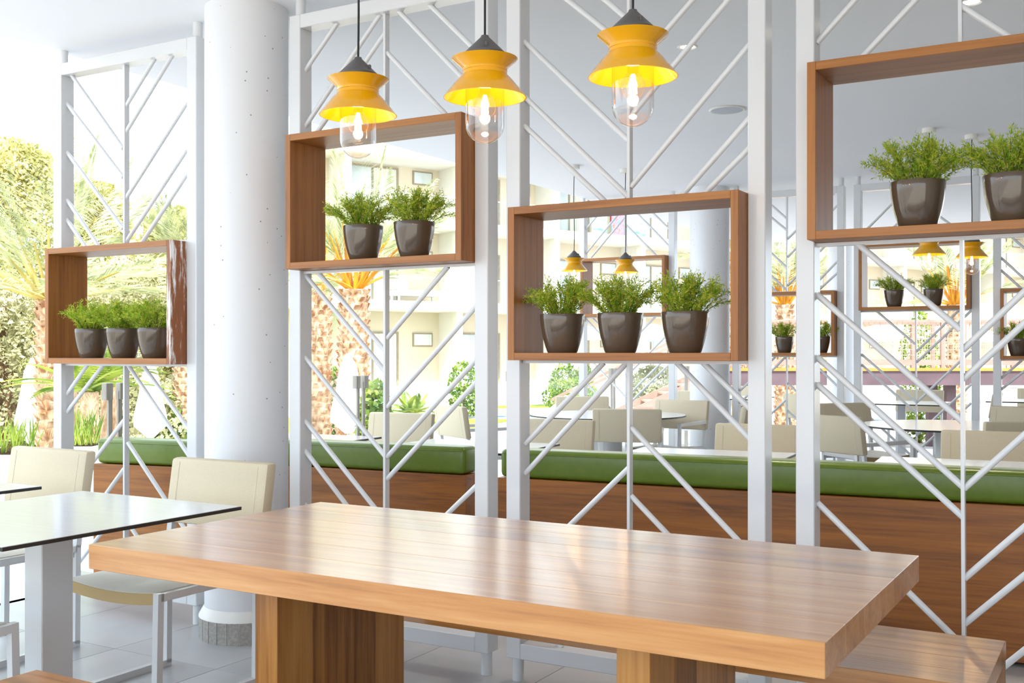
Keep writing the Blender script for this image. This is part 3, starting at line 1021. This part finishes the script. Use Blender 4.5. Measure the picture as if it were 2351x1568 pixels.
chair(-3.02, 8.72, 175, 'beige canvas chair side-on at the round table by the column')
chair(-1.68, 7.80, 62, 'beige canvas armchair with its back to the banquettes at the round table below the lamps', True, 'armchairs')
chair(-0.72, 7.72, 115, 'beige canvas chair on the wall side of the round table below the lamps')
chair(-1.95, 9.25, -40, 'beige canvas chair behind the round table below the lamps, before the rear screen')
chair(-0.85, 9.2, -105, 'beige canvas armchair facing out behind the round table below the lamps', True, 'armchairs')
chair(-2.85, 11.4, 40, 'beige canvas chair past the rear screens, beside the farthest column')
chair(-2.2, 13.0, -90, 'beige canvas chair on the far side of the table near the farthest column')
chair(-1.6, 12.6, 180, 'beige canvas chair side-on at the table near the farthest column')
chair(-1.0, 14.2, -90, 'beige canvas chair at the far end of the terrace, facing back')
chair(-0.3, 13.2, 180, 'beige canvas chair on the wall side of the far end table')
chair(-4.3, 11.9, 90, 'beige canvas chair past the rear screens at the terrace-edge table, back turned')
chair(-4.5, 13.4, -90, 'beige canvas chair past the rear screens at the terrace-edge table, facing back')

# ------------------------------------------------------------------ glass balustrade along the terrace edge
bal = thing('glass_balustrade', 'frameless glass balustrade with steel clamp posts along the terrace edge', 'balustrade', (-5.22, 0, 0))
pv = [4.32 + 2.33 * k for k in range(-2, 5)]
for i, v in enumerate(pv):
    for s in (-1, 1):
        p = MB().box(-0.008, 0.008, v + s * 0.035 - 0.014, v + s * 0.035 + 0.014, 0, 1.05).build('post', 'brushed', bal)
        MB().box(-0.022, 0.022, v + s * 0.05 - 0.026, v + s * 0.05 + 0.024, 1.0, 1.10, 0.003).build('clamp', 'brushed', p)
    if i < len(pv) - 1:
        MB().box(-0.005, 0.005, v + 0.05, v + 2.28, 0.05, 1.10).build('pane', 'rail_glass', bal)

# ------------------------------------------------------------------ garden ground and pools
GZ = -0.9
struct(MB().box(-140, 90, -60, 160, GZ - 0.3, GZ).build('garden_ground', 'gravel'))


def band(name, mat, pts, z0, z1):
    """flat slab over a polygon of (px, depth) corners, depth along the view"""
    cs = []
    for px, d in pts:
        q = cam_point(px, 810, d)
        cs.append((q.x, q.y))
    n = len(cs)
    vs_ = [(x, y, z0) for x, y in cs] + [(x, y, z1) for x, y in cs]
    fs_ = [tuple(range(n - 1, -1, -1)), tuple(range(n, 2 * n))] + [(i, (i + 1) % n, n + (i + 1) % n, n + i) for i in range(n)]
    o = MB().add(vs_, fs_).build(name, mat, smooth=False)
    return struct(o)


band('lawn_outer', 'lawn', [(-900, 27), (640, 27), (640, 60), (-900, 60)], GZ, GZ + 0.02)
band('lawn_strip', 'lawn', [(640, 28.5), (1080, 30.5), (1180, 35), (640, 36)], GZ, GZ + 0.02)
band('swimming_pool', 'water', [(985, 37), (2700, 33), (2700, 47), (985, 40)], GZ, GZ + 0.03)
band('lawn_far', 'lawn', [(700, 40.3), (1320, 43), (1320, 45), (700, 41.5)], GZ, GZ + 0.02)
band('small_pool', 'water', [(-500, 9.0), (330, 9.0), (330, 11.6), (-500, 11.6)], GZ, GZ + 0.02)

# ------------------------------------------------------------------ vegetation
def foliage(mb, r, center, rad, n, size, flat=0.6):
    """n leaf blades scattered through an ellipsoid"""
    c = Vector(center)
    for _ in range(n):
        d = Vector((r.gauss(0, 1), r.gauss(0, 1), r.gauss(0, 1))).normalized()
        q = r.random() ** 0.33
        p = c + Vector((d.x * rad[0], d.y * rad[1], d.z * rad[2])) * (0.55 + 0.45 * q)
        s = size * r.uniform(0.6, 1.3)
        a = Vector((r.uniform(-1, 1), r.uniform(-1, 1), r.uniform(-1, 1))).normalized()
        b = a.orthogonal().normalized() * s * flat * 0.5
        a = a * s
        mb.add([p - a * 0.5, p + b, p + a * 0.5, p - b], [(0, 1, 2, 3)])


def tree(name, label, px, d, top_y, width, mat, seed, trunk_h, blobs=16, n=420, size=0.22, group='trees beyond the terrace'):
    r = random.Random(seed)
    q = cam_point(px, 810, d)
    top = cam_point(px, top_y, d).z
    t = thing(name, label, 'tree', (q.x, q.y, GZ), r.uniform(0, 6), group)
    H = top - GZ
    MB().path([(0, 0, 0), (0.1, 0.05, H * 0.3), (-0.05, 0.1, H * 0.6), (0, 0, H * 0.85)], [0.22, 0.17, 0.11, 0.04], 10).build('trunk', 'bark', t)
    mb = MB()
    for k in range(blobs):
        z = trunk_h + (H - trunk_h) * (k + 0.5) / blobs
        q_ = (z - trunk_h) / (H - trunk_h)
        w = width * (0.55 + 0.5 * math.sin(PI * min(q_ * 0.9 + 0.12, 1))) * (1 - 0.55 * q_ ** 2)
        a = r.uniform(0, 2 * PI)
        br = (0.34 + 0.2 * r.random()) * width
        off = max(w - br * 0.6, 0) * r.uniform(0.2, 1)
        foliage(mb, r, (math.cos(a) * off, math.sin(a) * off, min(z, H - br * 0.5)), (br, br, br * 0.62), n, size)
    o = mb.build('foliage', mat, t, smooth=False)
    o['kind'] = 'stuff'
    return t


tree('pine_tree', 'tall yellow-green pine standing outermost on the lawn', 30, 30, 330, 2.6, 'pine', 1, 1.2, 30, 700, 0.15)
tree('pine_tree', 'yellow-green pine seen through the outermost screen, left of its spine', 215, 33, 425, 2.1, 'pine', 2, 1.0, 24, 700, 0.15)
tree('pine_tree', 'yellow-green pine seen through the outermost screen beside its column', 395, 36, 480, 2.1, 'pine', 5, 0.9, 24, 700, 0.15)
tree('olive_tree', 'grey-green olive tree behind the closed parasol at the lawn', 10, 22, 640, 2.0, 'olive', 3, 0.6, 18, 560, 0.12)
tree('olive_tree', 'grey-green olive tree behind the pots of the outermost box', 290, 26, 600, 2.4, 'olive', 4, 0.5, 20, 560, 0.13)
tree('olive_tree', 'low grey-green tree far out beyond the pines', -140, 40, 470, 3.4, 'olive', 6, 0.8, 16, 400, 0.3)
tree('pine_tree', 'dark pine far behind the wooden bridge', 2500, 62, 560, 3.0, 'pine', 8, 2.0, 16, 300, 0.3)


def palm(label, px, d, crown_y, lean=0.0, n=34, length=2.6, tr=0.24, seed=1, droop=0.9, stalk='frond_base'):
    r = random.Random(seed)
    q = cam_point(px, 810, d)
    cz = cam_point(px, crown_y, d).z - GZ
    t = thing('palm_tree', label, 'palm tree', (q.x, q.y, GZ), 0, 'palm trees in the garden')
    mb = MB()
    rows = max(8, int(cz / 0.13))
    pts = [(lean * (k / rows) ** 1.5, 0, cz * k / rows) for k in range(rows + 1)]
    mb.path(pts, [tr * (1.18 - 0.25 * k / rows) for k in range(rows + 1)], 14)
    for k in range(rows):
        for j in range(9):
            a = 2 * PI * (j + 0.5 * (k % 2)) / 9 + r.uniform(-0.1, 0.1)
            rr = tr * (1.14 - 0.25 * k / rows)
            c_ = Vector(pts[k])
            o_ = Vector((math.cos(a), math.sin(a), 0))
            s_ = Vector((-math.sin(a), math.cos(a), 0)) * 0.075
            p0 = c_ + o_ * rr * 0.9
            p1 = c_ + o_ * (rr + 0.05 + 0.02 * r.random()) + Vector((0, 0, 0.10 + 0.05 * r.random()))
            mb.add([p0 - s_, p0 + s_, p1 + s_ * 0.55, p1 - s_ * 0.55, p1 + Vector((0, 0, 0.02)) - o_ * 0.05], [(0, 1, 2, 3), (3, 2, 4), (0, 3, 4), (1, 4, 2)])
    mb.build('trunk', 'trunk', t)
    top = Vector((lean, 0, cz))
    stem, leaf = MB(), MB()
    for i in range(n):
        a = 2 * PI * i * 0.618 + r.uniform(-0.2, 0.2)
        el = math.radians(r.uniform(12, 86) if i % 3 else r.uniform(55, 86))
        ln = length * r.uniform(0.8, 1.1)
        o_ = Vector((math.cos(a), math.sin(a), 0))
        pts = []
        for k in range(11):
            s = k / 10
            p = top + o_ * (0.1 + math.cos(el) * ln * s) + Vector((0, 0, math.sin(el) * ln * s - droop * ln * 0.35 * s * s * (1.2 - math.sin(el) * 0.7)))
            pts.append(p)
        stem.path(pts[:5], [0.035, 0.03, 0.024, 0.02, 0.015], 5)
        side0 = Vector((-math.sin(a), math.cos(a), 0))
        for k in range(46):
            s = 0.2 + 0.8 * k / 45
            f = s * 10
            i0 = min(int(f), 9)
            p = pts[i0].lerp(pts[i0 + 1], f - i0)
            dr = (pts[i0 + 1] - pts[i0]).normalized()
            ll = 0.42 * math.sin(PI * min(1, 0.15 + 0.85 * s)) + 0.10
            for sg in (-1, 1):
                dd = (dr * 0.8 + side0 * sg * 0.85 + Vector((0, 0, r.uniform(-0.25, 0.25)))).normalized() * ll
                nn = dd.cross(dr).normalized() * 0.012
                leaf.add([p, p + dd * 0.5 + nn, p + dd - Vector((0, 0, 0.04)), p + dd * 0.5 - nn], [(0, 1, 2, 3)])
    stem.build('frond_stalks', stalk, t)
    o = leaf.build('fronds', 'frond', t, smooth=False)
    o['kind'] = 'stuff'
    return t


palm('palm with thick shaggy trunk and orange frond bases behind the closed parasol', 808, 18.5, 664, 0.05, 20, 3.0, 0.25, 1)
palm('slimmer shaggy palm beside the thick one, seen past the column', 728, 21.5, 668, 0.05, 18, 2.8, 0.25, 2)
palm('palm with long pale fronds behind the outermost box shelf', 122, 15.5, 690, -0.05, 26, 2.9, 0.2, 3, 0.7, 'frond_pale')
palm('palm trunk between the outermost screen and its column', 428, 24, 640, 0.0, 22, 2.4, 0.24, 4, 0.9, 'frond_pale')
palm('palm with orange frond bases behind the low rear box', 1802, 28, 700, 0.0, 26, 3.0, 0.22, 5)
palm('palm seen beyond the rear column', 1690, 34, 600, 0.0, 28, 2.8, 0.25, 6)
palm('palm rising behind the rear raised box', 2195, 30, 700, 0.0, 28, 3.0, 0.22, 9)


def shrub(label, px, d, top_y, w, seed, mat='shrub', n=1100, size=0.11):
    r = random.Random(seed)
    q = cam_point(px, 810, d)
    h = cam_point(px, top_y, d).z - GZ
    t = thing('shrub', label, 'shrub', (q.x, q.y, GZ), 0, 'garden shrubs')
    MB().path([(0, 0, 0), (0.03, 0, h * 0.6)], [0.05, 0.02], 6).build('stem', 'bark', t)
    mb = MB()
    foliage(mb, r, (0, 0, h * 0.5), (w, w, h * 0.5), n, size)
    foliage(mb, r, (w * 0.3, 0, h * 0.3), (w * 0.9, w * 0.9, h * 0.3), n // 2, size)
    o = mb.build('foliage', mat, t, smooth=False)
    o['kind'] = 'stuff'


def cycad(label, px, d, base_y, seed, ln=1.3, n=26):
    r = random.Random(seed)
    q = cam_point(px, 810, d)
    bz = cam_point(px, base_y, d).z - GZ
    t = thing('cycad_plant', label, 'plant', (q.x, q.y, GZ), 0, 'feathery garden plants')
    MB().path([(0, 0, 0), (0, 0, max(bz, 0.1))], [0.14, 0.12], 10).build('trunk', 'trunk', t)
    leaf = MB()
    for i in range(n):
        a = 2 * PI * 0.618 * i
        el = math.radians(r.uniform(15, 80))
        o_ = Vector((math.cos(a), math.sin(a), 0))
        sd = Vector((-math.sin(a), math.cos(a), 0))
        l2 = ln * r.uniform(0.75, 1.1)
        prev = None
        for k in range(30):
            s = (k + 1) / 30
            p = Vector((0, 0, bz)) + o_ * math.cos(el) * l2 * s + Vector((0, 0, math.sin(el) * l2 * s - 0.35 * l2 * s * s))
            for sg in (-1, 1):
                dd = (o_ * 0.5 + sd * sg) * 0.16 * math.sin(PI * min(1, 0.2 + 0.8 * s))
                nn = Vector((0, 0, 0.010)) + o_ * 0.008
                leaf.add([p, p + dd * 0.5 + nn, p + dd, p + dd * 0.5 - nn], [(0, 1, 2, 3)])
    o = leaf.build('fronds', 'cycad', t, smooth=False)
    o['kind'] = 'stuff'


shrub('dark glossy shrub behind the closed parasol near the palms', 765, 23, 838, 0.35, 21)
shrub('leafy shrub beside the balustrade clamp near the palms', 862, 16, 872, 0.28, 22)
shrub('round leafy shrub before the hotel ground floor', 1064, 36, 828, 0.55, 23)
shrub('tall leafy shrub before the hotel wall, seen below the low box', 1297, 40, 832, 0.6, 24)
shrub('slim leafy shrub before the hotel wall, next to the rear screen post', 1340, 40, 834, 0.4, 25)
shrub('broad clipped hedge bush before the hotel wall', 1310, 37, 868, 1.0, 26)
shrub('sprawling yellow-green shrub at the lawn', 60, 24, 868, 1.4, 27, 'olive', 1800, 0.14)
shrub('broad olive-coloured shrub behind the cycads', 250, 24, 838, 1.7, 28, 'olive', 2400, 0.14)
shrub('low shrub at the foot of the palm by the column', 400, 24, 905, 0.5, 29)
shrub('climbing shrub on the bridge bank', 1500, 38, 838, 0.9, 30, 'olive', 1500, 0.14)
shrub('low bush under the bridge railing', 2110, 26, 712, 0.5, 31)
cycad('feathery cycad behind the outermost screen, left of the balustrade clamp', 205, 14.5, 900, 41, 1.25)
cycad('larger feathery cycad behind the balustrade clamp', 250, 17, 865, 42, 1.35)
cycad('feathery cycad between the closed parasols', 160, 18, 890, 43, 1.1)
cycad('spiky low plant on the lawn by the closed parasol', 735, 22, 960, 44, 0.7, 18)
cycad('spiky low plant on the lawn before the pool', 945, 24, 950, 45, 0.8, 18)


def planter(label, px, d, top_y, w, seed):
    r = random.Random(seed)
    q = cam_point(px, 810, d)
    z = cam_point(px, top_y, d).z - GZ
    t = thing('planter', label, 'planter', (q.x, q.y, GZ), YAW, 'white planters')
    MB().box(-w / 2, w / 2, -w / 2, w / 2, 0, z, 0.01).build('box', 'pool_edge', t)
    MB().box(-w / 2 + 0.04, w / 2 - 0.04, -w / 2 + 0.04, w / 2 - 0.04, z - 0.005, z + 0.012).build('soil', 'soil', t)
    g = MB()
    for _ in range(70):
        x, y = r.uniform(-w / 2 + 0.05, w / 2 - 0.05), r.uniform(-w / 2 + 0.05, w / 2 - 0.05)
        a, h = r.uniform(0, 2 * PI), r.uniform(0.2, 0.5)
        tip = Vector((x + math.cos(a) * 0.12, y + math.sin(a) * 0.12, z + h))
        s = Vector((-math.sin(a), math.cos(a), 0)) * 0.007
        b = Vector((x, y, z))
        m_ = b.lerp(tip, 0.55) + Vector((0, 0, 0.04))
        g.add([b - s, b + s, m_ + s, tip, m_ - s], [(0, 1, 2, 3, 4)])
    o = g.build('grass', 'cycad', t, smooth=False)
    o['kind'] = 'stuff'


planter('white cube planter of tall grass beside the chair at the terrace edge', 25, 13, 1040, 0.55, 51)
planter('white cube planter of tall grass behind the outermost screen', 190, 13, 1022, 0.45, 52)


def closed_parasol(label, px, d, top_y, bot_y, seed):
    r = random.Random(seed)
    q = cam_point(px, 810, d)
    zt = cam_point(px, top_y, d).z - GZ
    zb = cam_point(px, bot_y, d).z - GZ
    t = thing('closed_parasol', label, 'parasol', (q.x, q.y, GZ), 0, 'closed white parasols')
    MB().tube((0, 0, 0.05), (0, 0, zt), 0.025, 12).build('pole', 'white_steel', t)
    MB().lathe([(0.28, 0), (0.28, 0.04), (0.05, 0.07)], 24).build('base', 'pool_edge', t)
    n = 32
    prof = [(0.0, 0.05), (0.06, 0.10), (0.13, 0.13), (0.45, 0.19), (0.72, 0.25), (0.84, 0.24), (0.93, 0.13), (1.0, 0.05)]
    vs_, fs_ = [], []
    for q_, rr in prof:
        for i in range(n):
            a = 2 * PI * i / n
            fold = 1 + 0.22 * q_ * math.cos(8 * a + 0.5)
            vs_.append((rr * fold * math.cos(a), rr * fold * math.sin(a), zt - (zt - zb) * q_))
    for k in range(len(prof) - 1):
        for i in range(n):
            fs_.append((k * n + i, (k + 1) * n + i, (k + 1) * n + (i + 1) % n, k * n + (i + 1) % n))
    fs_.append(tuple(range(n)))
    MB().add(vs_, fs_).build('canopy', 'parasol', t)
    MB().lathe([(0.045, zt), (0.05, zt + 0.03), (0.03, zt + 0.06)], 16).build('finial', 'parasol', t)


closed_parasol('closed white parasol standing at the edge of the lawn, beside the outermost screen post', 75, 17.5, 830, 1020, 1)
closed_parasol('closed white parasol seen under the outermost box shelf', 345, 19, 836, 1005, 2)
closed_parasol('closed white parasol in front of the shaggy palm trunk', 800, 17, 820, 995, 3)


def open_parasol(label, px, d, y, rad=1.6):
    q = cam_point(px, 810, d)
    z = cam_point(px, y, d).z - GZ
    t = thing('open_parasol', label, 'parasol', (q.x, q.y, GZ), 0.3, 'open white parasols across the pool')
    MB().tube((0, 0, 0), (0, 0, z), 0.03, 10).build('pole', 'white_steel', t)
    n = 8
    c = MB()
    vs_ = [(0, 0, z + 0.45)] + [(rad * math.cos(2 * PI * i / n), rad * math.sin(2 * PI * i / n), z) for i in range(n)] + [(rad * math.cos(2 * PI * i / n), rad * math.sin(2 * PI * i / n), z - 0.18) for i in range(n)]
    fs_ = [(0, 1 + i, 1 + (i + 1) % n) for i in range(n)] + [(1 + i, 1 + n + i, 1 + n + (i + 1) % n, 1 + (i + 1) % n) for i in range(n)]
    c.add(vs_, fs_).build('canopy', 'parasol', t, smooth=False)
    MB().lathe([(0.3, 0), (0.3, 0.05)], 16).build('base', 'pool_edge', t)


open_parasol('open white parasol behind the bridge railing by its twin posts', 2050, 31, 770)
open_parasol('open white parasol behind the bridge, toward the interior wall', 2190, 33, 772)
open_parasol('open white parasol behind the bridge, toward the palm', 1880, 35, 770)
open_parasol('open white parasol seen below the rear column-side box', 1500, 38, 772)
open_parasol('open white parasol seen past the rear screen post', 1335, 43, 770)


# ------------------------------------------------------------------ sun loungers by the pool
def lounger(label, px, d, rz, mat):
    q = cam_point(px, 810, d)
    t = thing('sun_lounger', label, 'sun lounger', (q.x, q.y, GZ + 0.02), YAW + rz, 'sun loungers by the pool')
    MB().box(-0.95, 0.95, -0.33, 0.33, 0.30, 0.35, 0.01).build('frame', 'white_steel', t)
    for x in (-0.8, 0.8):
        for y in (-0.28, 0.28):
            MB().bar((x, y, 0), (x, y, 0.30), 0.05, 0.05).build('leg', 'white_steel', t)
    MB().box(-0.95, 0.35, -0.31, 0.31, 0.35, 0.43, 0.02).build('mattress', 'sofa', t)
    b = MB().bar((0.35, 0, 0.39), (0.92, 0, 0.85), 0.62, 0.08, (0, 0, 1)).build('backrest', 'sofa', t)
    MB().box(-0.3, 0.32, -0.32, 0.32, 0.43, 0.46, 0.01).build('towel', mat, t)


lounger('sun lounger with red printed towel on the pool edge, nearest the spiky plant', 965, 33, 0.2, 'lounger_print')
lounger('sun lounger with red printed towel beside the clipped hedge bush', 1030, 38, 0.1, 'lounger_print')
lounger('plain white sun lounger before the hedge bush, below the low box', 1240, 32, 0.3, 'sofa')

# ------------------------------------------------------------------ hotel across the pool
FA = math.atan2(0.911, 0.412)
HO = Vector((-25.58, 38.35, 0))
hotel = thing('hotel_building', 'cream three-storey hotel with white balcony slabs across the pool', 'building', HO, FA)
X0, X1 = -7.0, 63.0
BAY, P0 = 5.35 * 1.0, -4.5
Z = [GZ, 3.05, 6.55, 9.35]          # undersides of the slabs
T = [0.0, 3.45, 6.93, 10.3]         # their tops
WY = 1.7
MB().box(X0, X1, WY, WY + 5, GZ, 9.6).build('wall', 'facade', hotel)
MB().box(X0, X1, 0.0, WY, GZ, -0.15).build('plinth', 'facade_white', hotel)
for k in (1, 2):
    MB().box(X0, X1, -0.05, WY, Z[k], T[k]).build('balcony_slab', 'facade_white', hotel)
MB().box(X0 - 0.4, X1, -0.25, WY + 5, Z[3], T[3]).build('roof', 'facade_white', hotel)
nb = 12
for b in range(nb + 1):
    x = P0 + BAY * b
    for k in range(3):
        zb, zt = (T[k] if k else -0.15), Z[k + 1]
        MB().box(x - 0.16, x + 0.16, 0.15, 0.5, zb, zt).build('pillar', 'facade_white', hotel)
        if b == nb:
            continue
        MB().box(x - 0.1, x + 0.1, 0.5, WY, zb, zt).build('partition', 'facade_white', hotel)
        w0, w1, top = x + 0.75, x + 3.1, zb + 2.25
        f = MB()
        f.box(w0 - 0.08, w0, WY - 0.06, WY + 0.02, zb, top)
        f.box(w1, w1 + 0.08, WY - 0.06, WY + 0.02, zb, top)
        f.box(w0 - 0.08, w1 + 0.08, WY - 0.06, WY + 0.02, top, top + 0.08)
        f.box((w0 + w1) / 2 - 0.04, (w0 + w1) / 2 + 0.04, WY - 0.05, WY + 0.02, zb, top)
        wnd = f.build('window', 'bronze', hotel)
        MB().box(w0, (w0 + w1) / 2 - 0.04, WY - 0.015, WY + 0.02, zb, top).build('pane', 'pane', wnd)
        MB().box((w0 + w1) / 2 + 0.04, w1, WY - 0.015, WY + 0.02, zb, top).build('curtain', 'curtain', wnd)
        s = MB()
        s.box(x + 3.9, x + 4.9, WY - 0.05, WY + 0.02, zb + 1.7, zb + 2.3)
        wn = s.build('window', 'bronze', hotel)
        MB().box(x + 3.96, x + 4.84, WY - 0.065, WY - 0.02, zb + 1.76, zb + 2.24).build('pane', 'pane', wn)
        if k:
            MB().box(x + 0.2, x + BAY - 0.2, 0.05, 0.07, zb + 0.05, zb + 1.0).build('balcony_glass', 'rail_glass', hotel)
            MB().box(x + 0.16, x + BAY - 0.16, 0.03, 0.09, zb + 1.0, zb + 1.04).build('handrail', 'white_steel', hotel)


def hotel_pt(x, y, z):
    c, s = math.cos(FA), math.sin(FA)
    return HO + Vector((c * x - s * y, s * x + c * y, z))


for x, w, mat, lab in ((8.6, 0.95, 'towel_teal', 'turquoise and white beach towel hung over the upper balcony rail'),
                       (9.75, 0.8, 'towel_print', 'blue beach towel with red print hung between two turquoise ones'),
                       (10.95, 1.2, 'towel_teal', 'wide turquoise and white beach towel hung beside the printed one')):
    o = MB()
    o.box(-w / 2, w / 2, -0.03, -0.012, -1.0, 0.05, 0.004)
    o.box(-w / 2, w / 2, -0.03, 0.12, 0.05, 0.065, 0.004)
    o.box(-w / 2, w / 2, 0.105, 0.12, -0.5, 0.05, 0.004)
    q = hotel_pt(x, 0.0, T[2] + 1.0)
    tag(o.build('beach_towel', mat, None, q, FA), lab, 'towel', 'beach towels on the balcony')
q = hotel_pt(-0.9, 0.9, T[1])
sf = thing('balcony_sofa', 'white lounge sofa with a cushion on the hotel balcony', 'sofa', q, FA)
MB().box(-1.1, 1.1, -0.4, 0.4, 0.25, 0.5, 0.04, 2).build('seat', 'sofa', sf)
MB().box(-1.1, -0.85, -0.4, 0.4, 0.5, 1.05, 0.04, 2).build('backrest', 'sofa', sf)
MB().box(-0.84, -0.5, -0.3, 0.3, 0.5, 0.95, 0.08, 2).build('cushion', 'canvas', sf)
for x in (-1.0, 1.0):
    for y in (-0.3, 0.3):
        MB().bar((x, y, 0), (x, y, 0.25), 0.07, 0.07).build('leg', 'white_steel', sf)

# ------------------------------------------------------------------ wooden bridge over the pool
bd = 23.0
q0 = cam_point(1660, 810, bd)
br = thing('pool_bridge', 'red-brown wooden bridge with lattice railing and dark beam over the pool', 'bridge', (q0.x, q0.y, 0), YAW)
LB = 11.0
dz = cam_point(0, 848, bd).z
MB().box(0, LB, 0, 1.8, dz - 0.06, dz).build('deck', 'bridge', br)
MB().box(-0.05, LB, -0.05, 0.0, dz - 0.035, dz + 0.03).build('edge_board', 'bridge_edge', br)
MB().box(-0.05, LB, -0.02, 0.10, dz - 0.34, dz - 0.036).build('side_beam', 'bridge_dark', br)
for yy in (0.03, 1.75):
    MB().box(0, LB, yy - 0.04, yy + 0.04, dz + 1.0, dz + 1.06).build('top_rail', 'bridge', br)
    MB().box(0, LB, yy - 0.03, yy + 0.03, dz + 0.09, dz + 0.20).build('bottom_rail', 'bridge', br)
    x = 0.1
    while x < LB:
        for off in (0, 0.46):
            MB().box(x + off - 0.04, x + off + 0.04, yy - 0.04, yy + 0.04, dz, dz + 1.0).build('post', 'bridge', br)
        x += 2.3
    g = MB()
    for k in range(int(LB / 0.12)):
        g.box(k * 0.12, k * 0.12 + 0.009, yy - 0.006, yy + 0.006, dz + 0.2, dz + 1.0)
    for k in range(6):
        g.box(0, LB, yy - 0.006, yy + 0.006, dz + 0.3 + 0.12 * k, dz + 0.309 + 0.12 * k)
    o = g.build('lattice', 'bridge_lattice', br)
    o['kind'] = 'stuff'
for x in (0.6, 5.0, 9.4):
    MB().box(x - 0.1, x + 0.1, 0.3, 0.5, GZ, dz - 0.06).build('pier', 'bridge_dark', br)
    MB().box(x - 0.1, x + 0.1, 1.3, 1.5, GZ, dz - 0.06).build('pier', 'bridge_dark', br)
for yy in (0.05, 1.75):
    MB().bar((-0.05, yy, dz - 0.1), (-3.6, yy, GZ + 0.1), 0.06, 0.22).build('stair_stringer', 'bridge', br)
    MB().bar((-0.05, yy, dz + 1.0), (-3.6, yy, GZ + 1.1), 0.06, 0.06).build('stair_rail', 'bridge', br)
for k in range(9):
    x = -0.25 - 0.38 * k
    z = dz - 0.12 - (dz - GZ - 0.2) * (k + 0.5) / 9
    MB().box(x - 0.15, x + 0.15, 0.1, 1.7, z, z + 0.04).build('tread', 'bridge_lattice', br)
